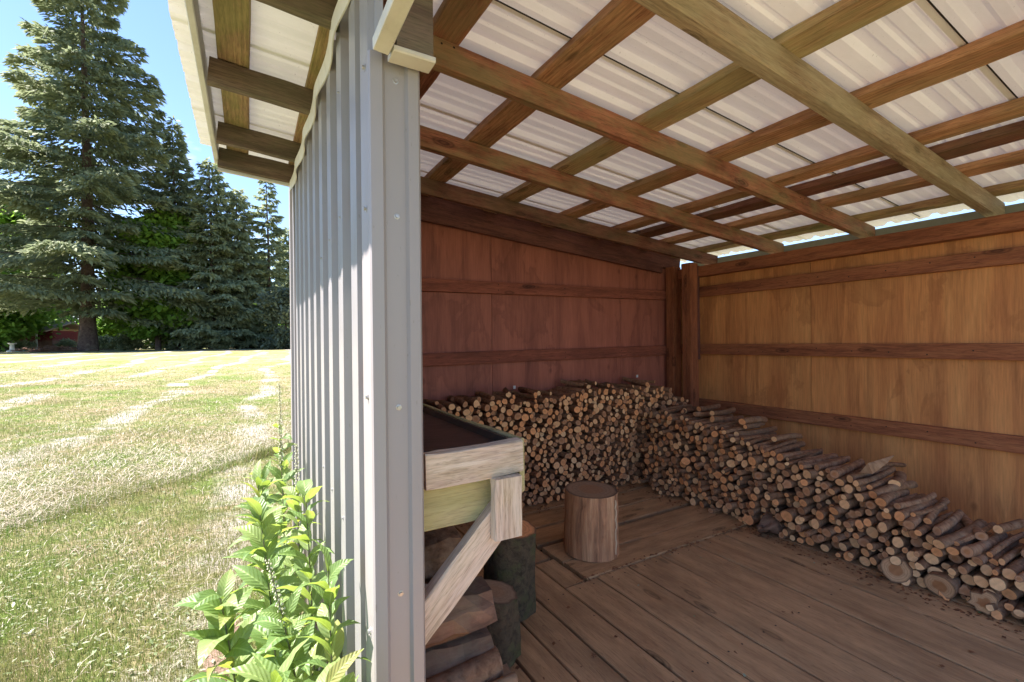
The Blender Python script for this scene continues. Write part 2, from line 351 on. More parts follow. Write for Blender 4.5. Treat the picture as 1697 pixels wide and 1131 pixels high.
# ------------------------------------------------------------------ ground
GZ = -0.28
def gz(x, y):
    x = np.asarray(x, float); y = np.asarray(y, float); d = np.hypot(x, y)
    z = GZ + np.clip((d-9)/36, 0, 1.0)*0.70
    # long line of raked grass along the mown path
    s = (x+1.55)*(-.665)+(y-4.73)*.747     # distance beyond the path edge
    band = 1/(1+np.exp(-(s-.05)*5))
    z = z + .05*band*np.exp(-np.clip(s, 0, 50)/1.6)
    z = z + band*.018*np.sin(x*3.1+y*1.3)*np.sin(y*2.3-x*.7)
    return z
def build_ground():
    rr = np.concatenate([np.linspace(.0, 14, 150), np.geomspace(14.3, 900, 60)])
    th = np.linspace(0, 2*np.pi, 241)[:-1]
    V = []; 
    Rr, T = np.meshgrid(rr[1:], th, indexing='ij')
    X = Rr*np.sin(T); Y = Rr*np.cos(T); Z = gz(X, Y)
    V = np.vstack([[0, 0, float(gz(0, 0))], np.stack([X.ravel(), Y.ravel(), Z.ravel()], 1)])
    n = len(th); Q = []
    for i in range(len(rr)-2):
        a = 1+i*n+np.arange(n); b = 1+i*n+(np.arange(n)+1) % n
        Q.append(np.stack([a, a+n, b+n, b], 1))
    Q = np.vstack(Q).tolist(); Q += [(0, 1+k, 1+(k+1) % n) for k in range(n)]
    m, nt, b = new_mat('mown_meadow')
    t = N(nt, 'TexCoord'); P = t.outputs['Object']
    def mapped(sc, rot=0):
        q = N(nt, 'Mapping'); q.inputs['Scale'].default_value = sc; q.inputs['Rotation'].default_value = (0, 0, rot); nt.links.new(P, q.inputs[0]); return q.outputs[0]
    big = noise(nt, mapped((.35, .35, .35)), 1.3, 6, .6)
    mid = noise(nt, mapped((2.6, 2.6, 2.6)), 1.5, 7, .65)
    fine = noise(nt, mapped((34, 34, 34)), 1.5, 6, .7)
    green = mix(nt, mid, (.08, .135, .025), (.155, .205, .05))
    tan = mix(nt, mid, (.22, .165, .10), (.31, .25, .16))
    c = mix(nt, ramp(nt, mathn(nt, 'ADD', mathn(nt, 'MULTIPLY', big, .5), mathn(nt, 'MULTIPLY', mid, .5)), [(.40, g(0)), (.58, g(1))]), green, tan)
    c = mix(nt, .75, c, ramp(nt, fine, [(.25, g(.45)), (.5, g(1.0)), (.75, g(1.5))]), 'MULTIPLY')
    # pale rows of cut dry grass left in the field
    rowv = mapped((.26, .62, 1), R(14)); wv = N(nt, 'TexWave', wave_type='BANDS', bands_direction='X', i_Scale=.13, i_Distortion=8.0, i_Detail=3.0)
    wv.inputs['Detail Scale'].default_value = .6; nt.links.new(mapped((1, 1, 1), R(6)), wv.inputs['Vector'])
    br = noise(nt, rowv, 1.7, 6, .7)
    rowm = mathn(nt, 'MULTIPLY', ramp(nt, wv.outputs[1], [(.86, g(0)), (.98, g(1))]), ramp(nt, br, [(.44, g(0)), (.54, g(1))]))
    c = mix(nt, rowm, c, mix(nt, fine, (.30, .27, .23), (.46, .43, .39)))
    nt.links.new(c, b.inputs['Base Color']); b.inputs['Roughness'].default_value = .95; b.inputs['Specular IOR Level'].default_value = .1
    bump(nt, b, mathn(nt, 'ADD', fine, mathn(nt, 'MULTIPLY', mid, 1.5)), .9, .03)
    o = mesh_obj('ground', V, Q, m, None, (0, 0, 0), smooth=True); o['kind'] = 'structure'
    return o
ground = build_ground()

def scatter(name, tv, tf, P, yaw, tilt, scale, mats, rnd, midx=None, roll=None, lean_az=None):
    """many small pieces in one mesh; tv template verts (k,3), tf faces (quads)"""
    tv = np.asarray(tv, float); tf = np.asarray(tf, int); n = len(P); k = len(tv)
    cy, sy = np.cos(yaw), np.sin(yaw); ct, st = np.cos(tilt), np.sin(tilt)
    v = tv[None]*scale[:, None, :]
    x, y, z = v[..., 0], v[..., 1], v[..., 2]
    y2 = y*ct[:, None]-z*st[:, None]; z2 = y*st[:, None]+z*ct[:, None]
    X = x*cy[:, None]-y2*sy[:, None]; Y = x*sy[:, None]+y2*cy[:, None]
    V = np.stack([X+P[:, 0, None], Y+P[:, 1, None], z2+P[:, 2, None]], -1).reshape(-1, 3)
    Fc = (tf[None]+(np.arange(n)*k)[:, None, None]).reshape(-1, tf.shape[1])
    return mesh_obj(name, V, Fc, mats, None, quads=tf.shape[1] == 4, tris=tf.shape[1] == 3, attrs={'rnd': np.repeat(rnd, k)},
                    midx=None if midx is None else np.repeat(midx, len(tf)))

def view_points(n, dmin, dmax, umin=-1.2, umax=-.42, power=1.0):
    d = dmin*(dmax/dmin)**(RS.rand(n)**power); u = RS.uniform(umin, umax, n)
    x = d*(AF.x+u*AR.x); y = d*(AF.y+u*AR.y)
    return x, y, d
def s_of(x, y): return (x+1.55)*(-.665)+(y-4.73)*.747
def patch(x, y, f=1.0, ph=0):
    return np.sin(x*1.7*f+ph)*np.sin(y*2.1*f+1.3*ph)+.6*np.sin(x*4.3*f+y*2.2*f+ph*2)+.4*np.sin(y*6.1*f-x*5.3*f+ph)
def outside(x, y): return ~((x > .16) & (y < 3.2)) 
def build_grass():
    blade = [(-.5, 0, 0), (.5, 0, 0), (.32, .12, .55), (-.32, .12, .55), (-.05, .42, 1), (.05, .42, 1)]
    bf = [(0, 1, 2, 3), (3, 2, 5, 4)]
    # short green and tan lawn blades
    x, y, d = view_points(280000, 1.5, 24, -1.32, -.36, .9); ok = outside(x, y) & (RS.rand(len(x)) < np.clip((24-d)/12, 0, 1)); x, y, d = x[ok], y[ok], d[ok]; n = len(x)
    pt = patch(x, y, .9, .4); s = s_of(x, y)
    h = (.018+.022*RS.rand(n))*(1+.5*np.clip(pt, 0, 1))*np.where((s > 0) & (s < .35), 1.7, 1)
    w = .0014+.0008*d*.5
    sc = np.stack([w, h, h], 1)
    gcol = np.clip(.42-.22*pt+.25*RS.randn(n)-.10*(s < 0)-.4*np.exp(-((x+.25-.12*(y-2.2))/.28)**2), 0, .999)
    o = scatter('grass', blade, bf, np.stack([x, y, gz(x, y)], 1), RS.uniform(0, 6.3, n), RS.uniform(-.3, .8, n), sc, M['blade'], gcol)
    tag(o, kind='stuff', label='short mown green and tan grass covering the ground beside the shed', cat='grass')
    # straw
    strip = [(-.5, 0, 0), (.5, 0, 0), (.4, .5, .12), (-.4, .5, .12), (-.2, 1, .03), (.2, 1, .03)]
    x, y, d = view_points(150000, 1.6, 22, -1.32, -.36, .75); s = s_of(x, y)
    dens = np.where(s > .1, np.exp(-(s-.1)/1.8)*.8+.10, .06+.10*(patch(x, y, 1.1, 2) < -.2))
    ok = (RS.rand(len(x)) < dens) & outside(x, y); x, y, d, s = x[ok], y[ok], d[ok], s[ok]; n = len(x)
    sc = np.stack([.0016+.0007*d, .03+.07*RS.rand(n)*np.where(s > 0, 1.3, .7), .03+.07*RS.rand(n)], 1)
    z = gz(x, y)+.004+.02*RS.rand(n)*(s > 0)
    o = scatter('dry_straw', strip, bf, np.stack([x, y, z], 1), RS.uniform(0, 6.3, n), RS.normal(0, .35, n), sc, M['straw'], RS.rand(n))
    tag(o, kind='stuff', label='pale dry cut grass lying in the field beyond the mown path', cat='straw')
    # clipped leaf pieces on the path
    lf = [(0, -.5, 0), (.42, -.1, .08), (0, .5, .02), (-.42, -.1, .08)]
    x, y, d = view_points(8000, 1.5, 9, -1.32, -.36, .9); s = s_of(x, y)
    ok = (s < .1) & outside(x, y) & (RS.rand(len(x)) < .25+.45*(patch(x, y, 1.3, 1) > .1)); x, y, d = x[ok], y[ok], d[ok]; n = len(x)
    ll = .008+.015*RS.rand(n)**2*1.4
    o = scatter('leaf_clippings', lf, [(0, 1, 2, 3)], np.stack([x, y, gz(x, y)+.012+.012*RS.rand(n)], 1), RS.uniform(0, 6.3, n), RS.normal(0, .35, n),
                np.stack([ll*.75, ll*1.5, ll], 1), M['weed'], RS.rand(n))
    tag(o, kind='stuff', label='small clipped leaf pieces scattered over the mown path', cat='leaf clippings')
    # dark green tuft line where the path meets the field
    k = 9000; tt = RS.uniform(-.9, 4.2, k); off = RS.normal(.03, .045, k)+.05*np.sin(tt*3.3)
    x = -1.55+tt*.747-off*.665; y = 4.73+tt*.665+off*.747
    keep = RS.rand(k) < np.clip(.06+.8*np.clip(tt-1.2, 0, 1)*(np.sin(tt*5.2+1)*.5+.6), 0, 1); x, y, tt = x[keep], y[keep], tt[keep]; n = len(x)
    o = scatter('tall_grass_edge', blade, bf, np.stack([x, y, gz(x, y)], 1), RS.uniform(0, 6.3, n), RS.uniform(-.2, .7, n),
                np.stack([np.full(n, .005), .05+.05*RS.rand(n), (.03+.05*RS.rand(n))*(1+.6*(tt > 1.8))], 1), M['blade'], RS.rand(n)*.35)
    tag(o, kind='stuff', label='darker uncut grass line between mown path and hay field', cat='tall grass')
build_grass()
# bare soil patch beside the plants
def soil_patch():
    V = []; Fc = []; n = 26; cx, cy = -.10, 2.55
    V.append((cx, cy, GZ+.012))
    for r_i, rr in enumerate((.5, .8, 1.0)):
        for k in range(n):
            a = 2*math.pi*k/n; q = rr*(1+.2*math.sin(3*a+1)+.12*math.sin(7*a))
            V.append((cx+.11*q*math.cos(a), cy+.26*q*math.sin(a), GZ+(.012 if r_i < 2 else -.004)+rd.uniform(-.004, .004)))
    for k in range(n): Fc.append((0, 1+k, 1+(k+1) % n))
    for i in range(2):
        for k in range(n): a = 1+i*n+k; b = 1+i*n+(k+1) % n; Fc.append((a, a+n, b+n, b))
    m, nt, b = new_mat('bare_soil'); t = N(nt, 'TexCoord'); n1 = noise(nt, t.outputs['Object'], 45, 6, .7)
    nt.links.new(ramp(nt, n1, [(.3, (.13, .08, .06)), (.7, (.34, .23, .18))]), b.inputs['Base Color']); b.inputs['Roughness'].default_value = 1
    bump(nt, b, n1, 1, .02)
    o = mesh_obj('soil_patch', V, Fc, m, smooth=True); o['kind'] = 'structure'
soil_patch()

# ------------------------------------------------------------------ the woodshed
SL = .09
shed = empty('woodshed', (0.25, 1.06, 0), 'open fronted wood shed with grey ribbed metal siding and white corrugated roof', 'shed')
def rz(x, b): return b-SL*x
RB, RT = 2.12, 2.218            # rafter underside and top at x = 0
PT = RT+.038                    # purlin top
# rafters, near face to far face in y
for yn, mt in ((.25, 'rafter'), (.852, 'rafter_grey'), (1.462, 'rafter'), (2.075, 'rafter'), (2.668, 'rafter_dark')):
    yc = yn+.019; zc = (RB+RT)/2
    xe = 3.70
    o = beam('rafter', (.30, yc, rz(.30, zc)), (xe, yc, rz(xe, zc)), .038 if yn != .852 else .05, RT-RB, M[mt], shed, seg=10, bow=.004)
    if mt == 'rafter_grey': o['label'] = 'pale grey green weathered rafter nearest the open front'
    beam('rafter_tail', (-.118, yc, rz(-.118, zc)), (.268, yc, rz(.268, zc)), .038, RT-RB, M['tail'], shed, seg=3)
# end rafter against the back wall, inside and outside
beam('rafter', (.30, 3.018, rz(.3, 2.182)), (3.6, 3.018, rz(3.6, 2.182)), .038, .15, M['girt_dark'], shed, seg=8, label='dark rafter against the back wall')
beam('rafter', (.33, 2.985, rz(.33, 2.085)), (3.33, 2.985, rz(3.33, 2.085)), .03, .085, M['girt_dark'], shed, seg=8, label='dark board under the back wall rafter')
beam('barge_board', (-.13, 3.035, rz(-.13, 2.165)), (.25, 3.035, rz(.25, 2.165)), .03, .105, M['tail'], shed, seg=3)
beam('barge_trim', (-.13, 3.062, rz(-.13, 2.155)), (.25, 3.062, rz(.25, 2.155)), .02, .12, M['fascia'], shed, seg=3)
# purlins laid flat on the rafters
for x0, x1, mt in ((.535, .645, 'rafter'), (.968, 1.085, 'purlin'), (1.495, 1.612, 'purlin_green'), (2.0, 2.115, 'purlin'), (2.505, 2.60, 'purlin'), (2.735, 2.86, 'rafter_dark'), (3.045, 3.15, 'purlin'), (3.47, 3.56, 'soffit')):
    w = x1-x0; xc = (x0+x1)/2; zc = rz(xc, (RT+PT)/2+.0005)
    beam('purlin', (xc, -.05, zc), (xc, 2.995, zc), w*1.0, .037, M[mt], shed, up=(SL, 0, 1), seg=14, j=.004, bow=.004)
for x0, x1 in ((-.088, .018), (.225, .268)):
    w = x1-x0; xc = (x0+x1)/2; zc = rz(xc, (RT+PT)/2+.0005)
    beam('purlin', (xc, .0, zc), (xc, 3.05, zc), w, .037, M['soffit'], shed, up=(SL, 0, 1), seg=10, j=.002)
# roof sheets: ribs run down the slope
def sheet_profile(y0, y1):
    pts = []; y = y0; per = .2383
    while y < y1-1e-6:
        k = [(0, 0), (.026, .0), (.036, .007), (.046, .007), (.056, 0), (.092, 0), (.102, .007), (.112, .007), (.122, 0), (.150, 0), (.168, .019), (.196, .019), (.214, 0)]
        for a, b in k:
            if y+a < y1-1e-4: pts.append((y+a, b))
        y += per
    pts.append((y1, 0)); return pts
for i, (y0, y1) in enumerate(((-.175, .54), (.54, 1.255), (1.255, 1.97), (1.97, 2.685), (2.685, 3.162))):
    lift = .0012 if i % 2 else .0
    extrude_profile('roof_sheet', [(p, q+PT+.004+lift) for p, q in sheet_profile(y0+.001, y1+(.024 if i < 4 else 0))], M['sheet'], shed, 'x', -.222, 3.86, seg=6, shear=SL)
for ys in (.54, 1.255):  # thin dark strips standing in for the shadow line under the sheet laps
    beam('lap_shadow_line', (-.20, ys+.001, rz(-.20, PT+.0015)), (3.80, ys+.001, rz(3.80, PT+.0015)), .0035, .003, M['dark'], shed, seg=2, j=0, bow=0)
# fascia outside the left eave
beam('fascia', (-.140, -.15, rz(-.14, 2.205)), (-.140, 3.09, rz(-.14, 2.205)), .022, .125, M['fascia'], shed, seg=10, j=.0008)
# right eave fascia seen through the gap above the wall
beam('fascia', (3.745, -.1, 1.808), (3.745, 3.1, 1.808), .022, .13, M['eave'], shed, seg=8)

# left wall: box rib metal siding, ribs standing proud towards -x
def siding():
    per = .205; pts = []; y = 1.115
    x0 = .25+.0
    k = 0
    while y < 3.03:
        pts += [(x0+.030, y), (x0+.030, y+.112), (x0, y+.120), (x0, y+.197)] if k >= 0 else []
        y += per; k += 1
    pts.append((x0+.030, y+.0)); 
    return pts
sheet_pts = siding()
Y_END = sheet_pts[-1][1]
extrude_profile('siding_sheet', sheet_pts, M['siding'], shed, 'z', GZ+.02, 2.16, seg=8)
# corner trim at the near end
ct = [(.274, 1.170), (.247, 1.160), (.244, 1.064), (.247, 1.058), (.272, 1.052), (.280, 1.060), (.326, 1.060), (.332, 1.050), (.356, 1.050), (.362, 1.058), (.358, 1.11)]
extrude_profile('corner_trim', ct, M['trim'], shed, 'z', GZ+.02, 1.80, seg=8)
# far corner trim strip
extrude_profile('corner_trim', [(.262, Y_END-.035), (.236, Y_END-.03), (.236, Y_END+.035), (.30, Y_END+.04)], M['trim'], shed, 'z', GZ+.02, 2.1, seg=2)
# siding up to the roof over the near corner
extrude_profile('siding_sheet', [(.262, 1.175), (.248, 1.165), (.248, 1.085), (.262, 1.075), (.262, 1.0)], M['siding'], shed, 'z', 1.80, 2.15, seg=2)
def screw(x, y, z, nx, ny, s=1.0):
    V = []; Fc = []; n = 6
    ax = Vector((nx, ny, 0)).normalized(); u = Vector((0, 0, 1)); v = ax.cross(u)
    for rr, hh in ((.0075*s, 0), (.0075*s, .0015), (.0045*s, .002), (.0042*s, .006*s)):
        for k in range(n):
            a = 2*math.pi*k/n+.3; p = ax*hh+u*rr*math.cos(a)+v*rr*math.sin(a); V.append(tuple(p))
    for i in range(3):
        for k in range(n): Fc.append((i*n+k, i*n+(k+1) % n, (i+1)*n+(k+1) % n, (i+1)*n+k))
    Fc.append(tuple(3*n+k for k in range(n)))
    return mesh_obj('screw', V, Fc, M['screw'], shed, (x, y, z))
for z in (.25, .55, .985, 1.43, 1.745): screw(.305, 1.0605, z, 0, -1)
for z in (.02, .46, 1.01, 1.45, 1.78): screw(.2445, 1.10, z, -1, 0, 1.1)
for k, zz in enumerate((1.52, 1.49, 1.46, .6, .63, .66, 1.9)):
    y = 1.115+.205*(1+k % 3)+.155; screw(.2495, y, zz-.0, -1, 0, .7)
# wavy strip along the top of the siding
def wavy():
    V = []; Fc = []; n = 150
    for i in range(n+1):
        y = .35+(3.06-.35)*i/n; ph = 2*math.pi*(y-1.115)/.41
        a = .0085*math.sin(ph); z0 = 2.052+.006*math.sin(ph+1); z1 = z0+.05
        V += [(.238+a, y, z0), (.232+a*.6, y, z1), (.236+a*.6, y, z1), (.242+a, y, z0)]
    for i in range(n):
        for k in range(4): a = i*4+k; b = i*4+(k+1) % 4; Fc.append((a, b, b+4, a+4))
    Fc += [(0, 3, 2, 1), tuple(n*4+k for k in range(4))]
    return mesh_obj('eave_strip', V, Fc, M['wave'], shed, smooth=False)
wavy()
# inner framing of the left wall
beam('corner_post', (.318, 1.115, .0), (.318, 1.115, 2.07), .085, .085, M['girt'], shed, up=(1, 0, 0), seg=4)
beam('corner_post', (.318, 2.94, .0), (.318, 2.94, 2.06), .085, .085, M['girt'], shed, up=(1, 0, 0), seg=4)
for z in (.55, 1.05, 1.55, 2.03): beam('girt', (.298, 1.16, z), (.298, 2.895, z), .038, .089, M['girt'], shed, seg=4)
# header over the post: cream painted lip, brown end
box('header_beam', (.335, 1.022, 1.92), (.085, .038, .27), M['tail'], shed, .004)
box('header_lip', (.331, 1.018, 1.781), (.096, .052, .014), M['fascia'], shed, .003)
beam('painted_rail', (.262, .1, 1.800), (.262, 1.02, 1.792), .038, .03, M['fascia'], shed, seg=4)

# back wall: plywood panels and girts
pe = [.28, .98, 1.581, 2.222, 2.864, 3.55]
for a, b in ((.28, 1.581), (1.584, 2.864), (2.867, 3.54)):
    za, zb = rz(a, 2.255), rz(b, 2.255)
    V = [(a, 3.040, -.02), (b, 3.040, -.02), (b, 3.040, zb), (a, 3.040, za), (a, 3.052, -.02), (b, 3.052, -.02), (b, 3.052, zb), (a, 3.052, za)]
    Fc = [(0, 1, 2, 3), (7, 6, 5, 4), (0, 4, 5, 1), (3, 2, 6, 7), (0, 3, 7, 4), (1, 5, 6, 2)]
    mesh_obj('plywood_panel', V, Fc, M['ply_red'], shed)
V = [(.25, 3.058, GZ+.02), (3.6, 3.058, GZ+.02), (3.6, 3.058, rz(3.6, 2.2)), (.25, 3.058, rz(.25, 2.2))]
V += [(x, 3.066, z) for x, y, z in V]
mesh_obj('back_cladding', V, [(0, 1, 2, 3), (7, 6, 5, 4), (0, 4, 5, 1), (3, 2, 6, 7), (0, 3, 7, 4), (1, 5, 6, 2)], M['siding'], shed)
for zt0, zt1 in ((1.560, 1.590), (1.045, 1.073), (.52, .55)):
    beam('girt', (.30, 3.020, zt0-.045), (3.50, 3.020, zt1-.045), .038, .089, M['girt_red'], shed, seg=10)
# right wall
for a, b in ((-.45, .573), (.576, 1.793), (1.796, 3.035)):
    box('plywood_panel', (3.544, (a+b)/2, .845), (.012, b-a, 1.76), M['ply'], shed, .0015)
box('right_cladding', (3.566, 1.3, .72), (.012, 3.5, 1.96), M['siding'], shed)
for zt in (1.602, 1.091, .600):
    beam('girt', (3.519, -.45, zt-.045+.01), (3.519, 2.99, zt-.045-.006), .038, .089, M['girt'], shed, seg=12)
beam('top_plate', (3.499, -.45, 1.735), (3.499, 2.93, 1.729), .078, .092, M['girt'], shed, seg=12)
# back corner posts
beam('corner_post', (3.452, 2.955, 0), (3.452, 2.955, 1.80), .09, .10, M['girt'], shed, up=(1, 0, 0), seg=5)
beam('corner_post', (3.405, 2.735, 0), (3.405, 2.735, 1.80), .09, .105, M['girt'], shed, up=(1, 0, 0), seg=5, j=.003)
beam('post_batten', (3.463, 2.695, .95), (3.463, 2.695, 1.78), .018, .03, M['girt_dark'], shed, up=(1, 0, 0), seg=3)
def nails():
    V = []; Fc = []
    def nail(p, n):
        n = Vector(n); u = Vector((0, 0, 1)) if abs(n.z) < .5 else Vector((1, 0, 0)); v = n.cross(u); b0 = len(V)
        for k in range(6): a = k*math.pi/3; V.append(tuple(Vector(p)+n*.0015+(u*math.cos(a)+v*math.sin(a))*.0042))
        Fc.append(tuple(b0+k for k in range(6)))
    for z in (1.555, 1.046, .555):
        for y in np.arange(-.3, 2.6, .203):
            nail((3.4995, y+rd.uniform(-.01, .01), z+rd.uniform(-.02, .02)), (-1, 0, 0))
    for z in (1.53, 1.015):
        for x in np.arange(.4, 3.4, .61): 
            for q in (-.02, .02): nail((x, 3.0005, z+q), (0, -1, 0))
    for yc in (.88, 1.485, 2.10):
        for x in (.60, 1.03, 1.55, 2.06, 2.55, 2.8, 3.1):
            for q in (-.02, .025): nail((x+q, yc-.026 if yc < 1 else yc-.0225, rz(x, 2.2)), (0, -1, 0))
    for x in (1.02, 1.17, 1.345, 1.54, 1.755, 2.0, 2.26, 2.5):
        for y in (.45, 1.05, 1.66):
            for q in (-.04, .04): nail((x+q, y, .0015), (0, 0, 1))
    tag(mesh_obj('nail_heads', V, Fc, M['dark'], shed, (0, 0, 0)), kind='stuff')
nails()
for px, z in ((1.77, .776), (3.06, .80)):
    box('cable_clip', (px, 3.036, z), (.020, .006, .024), M['tagw'], shed)

# floor
box('subfloor', (1.93, 1.3, -.06), (3.3, 3.5, .04), M['dark'], shed)
box('floor_rim', (.268, 1.3, -.06), (.03, 3.4, .12), M['girt_dark'], shed)
edges = [.262, .40, .54, .68, .820, .948, 1.092, 1.25, 1.44, 1.64, 1.87, 2.13, 2.385, 2.62, 2.86, 3.10, 3.34, 3.54]
for a, b in zip(edges[:-1], edges[1:]):
    ytop = 3.03 if b < 1.26 else (1.70+rd.uniform(-.003, .003))
    def plank(x0, x1, y0, y1, dz=0):
        w = x1-x0-.009
        beam('floor_plank', ((x0+x1)/2, y0, -.016+dz), ((x0+x1)/2, y1, -.016+dz), w, .032, M['plank'], shed, seg=10, j=.0012, bow=.002)
    if b > 1.0: plank(a, b, -.55, ytop, rd.uniform(-.002, .002))
    else:
        cut = rd.uniform(.2, .9); plank(a, b, -.55, cut, 0); plank(a, b, cut+.004, 3.03, -.001)
beam('floor_plank', (1.31, 1.706, -.017), (1.31, 1.955, -.017), .115, .032, M['plank'], shed, seg=3)
beam('floor_plank', (1.31, 1.99, -.024), (1.31, 3.03, -.024), .115, .032, M['plank'], shed, seg=3)
for y0, y1, dz in ((1.706, 1.892, .007), (1.898, 2.095, .004), (2.135, 2.33, -.004), (2.34, 2.55, 0), (2.56, 2.77, 0), (2.78, 3.03, 0)):
    beam('floor_plank', (1.385, (y0+y1)/2, -.016+dz), (3.53, (y0+y1)/2, -.016+dz), y1-y0-.006, .032, M['plank'], shed, seg=10, j=.002)

# ------------------------------------------------------------------ potting bench fixed by the post
bench = empty('potting_bench', (.52, 1.1, 0), 'weathered timber bench with black tray, beside the grey corner post', 'bench')
beam('front_rail', (.376, 1.098, .815), (.655, 1.098, .8205), .038, .088, M['bench'], bench, seg=6, j=.002)
beam('side_rail', (.664, 1.10, .790), (.664, 1.95, .790), .016, .15, M['bench_green'], bench, seg=5)
beam('front_panel', (.376, 1.137, .712), (.648, 1.137, .712), .016, .125, M['bench_green'], bench, seg=4)
beam('leg_board', (.598, 1.074, .612), (.598, 1.074, .774), .082, .03, M['bench'], bench, up=(0, 1, 0), seg=4, j=.002)
beam('brace', (.604, 1.108, .668), (.33, 1.108, .400), .038, .084, M['bench'], bench, seg=6, j=.002)
beam('back_leg', (.64, 1.92, .0), (.64, 1.92, .76), .05, .05, M['bench'], bench, up=(0, 1, 0), seg=3)
def tray():
    x0, x1, y0, y1, zt, zb = .30, .654, 1.121, 1.935, .858, .842
    V = [(x0, y0, zt), (x1, y0, zt), (x1, y1, zt), (x0, y1, zt)]
    r = .012
    V += [(x0+r, y0+r, zt), (x1-r, y0+r, zt), (x1-r, y1-r, zt), (x0+r, y1-r, zt)]
    V += [(x0+2*r, y0+2*r, zb), (x1-2*r, y0+2*r, zb), (x1-2*r, y1-2*r, zb), (x0+2*r, y1-2*r, zb)]
    V += [(x0, y0, zb-.01), (x1, y0, zb-.01), (x1, y1, zb-.01), (x0, y1, zb-.01)]
    Fc = [(8, 9, 10, 11), (15, 14, 13, 12)]
    for k in range(4):
        j = (k+1) % 4; Fc += [(k, j, 4+j, 4+k), (4+k, 4+j, 8+j, 8+k), (12+k, 12+j, j, k)]
    return mesh_obj('tray', V, Fc, M['liner'], bench)
tray()

# ------------------------------------------------------------------ logs
def stick_geo(L, r, k=.5, sides=10, rings=5, bend=.01, oval=.1, jit=.05, taper=.06, slant=.3):
    """log along +x from 0 to L. returns V, F, midx, rnd, rad"""
    V = []; Fc = []; mi = []; rad = []
    a1, a2, ph = rd.uniform(-bend, bend), rd.uniform(-bend, bend), rd.uniform(0, 6.3)
    lob = [1+rd.uniform(-jit, jit) for _ in range(sides)]
    ov = 1+rd.uniform(-oval, oval)
    def ring(t, s, jj):
        cx = L*t; q = math.sin(math.pi*t); out = []
        for i in range(sides):
            a = 2*math.pi*i/sides+ph; rr = r*s*lob[i]*(1+rd.uniform(-jj, jj))*(1-taper*t)
            out.append((cx, a1*q+rr*math.cos(a)*ov, a2*q+rr*math.sin(a)/ov))
        return out
    for i in range(rings+1):
        V += ring(i/rings, 1, .02 if 0 < i < rings else 0); rad += [1]*sides
    for i in range(rings):
        for s in range(sides):
            a = i*sides+s; b = i*sides+(s+1) % sides; Fc.append((a, b, b+sides, a+sides)); mi.append(0)
    for e, t in ((0, 0), (1, 1)):
        base = len(V); src = 0 if e == 0 else rings*sides
        tilt = rd.uniform(-slant, slant); tilt2 = rd.uniform(-slant, slant)
        for s in range(sides):
            v = V[src+s]; v = (v[0]+(v[1]-0)*tilt+(v[2]-0)*tilt2, v[1], v[2]); V[src+s] = v; V.append(v); rad.append(1.0)
        V.append((L*t, 0, 0)); rad.append(0)
        for s in range(sides):
            tri = (base+s, base+(s+1) % sides, base+sides)
            Fc.append(tri if e == 1 else tri[::-1]); mi.append(1)
    return V, Fc, mi, rad
def orient(V, p, d, up=(0, 0, 1)):
    x = Vector(d).normalized(); y = Vector(up).cross(x).normalized(); z = x.cross(y); p = Vector(p)
    return [tuple(p+x*v[0]+y*v[1]+z*v[2]) for v in V]
def log(name, p, d, L, r, mats, k=.5, parent=None, **kw):
    V, Fc, mi, rad = stick_geo(L, r, **kw)
    x = Vector(d).normalized()
    upv = Vector((0, 0, 1)) if abs(x.z) < .9 else Vector((1, 0, 0))
    V = orient(V, (0, 0, 0), d, upv)
    o = mesh_obj(name, V, Fc, mats, parent, p, smooth=False, midx=mi, attrs={'rad': rad, 'rnd': [k]*len(V)})
    me = o.data
    sm = np.array([i == 0 for i in mi]); me.polygons.foreach_set('use_smooth', sm)
    return o
# chopping block
SAVE = rd.getstate()
cb = log('chopping_block', (1.590, 1.925, .008), (.01, 0, 1), .325, .147, [M['block'], M['stumptop']], .8, sides=40, rings=10, bend=.006, jit=.015, oval=.07, taper=.05, slant=.03)
# bark remnant strip
tag(cb, 'upright sawn log round used as chopping block in the middle of the floor', 'log')
def bark_strip():
    V = []; Fc = []; n = 14; r_ = random.Random(4); a0 = -1.22
    for i in range(n+1):
        z = .02+.28*i/n; w = .02+.035*r_.random(); a = a0+.05*r_.uniform(-1, 1)
        for da, rr in ((-w, .1475), (0, .153), (w, .1475)):
            V.append((rr*math.cos(a+da), rr*math.sin(a+da), z))
    for i in range(n):
        for k in range(2): q = i*3+k; Fc.append((q, q+1, q+4, q+3))
    mesh_obj('bark_strip', V, Fc, flat('pale_inner_bark', (.52, .36, .23), .9), cb, (1.590, 1.925, .008))
bark_strip()
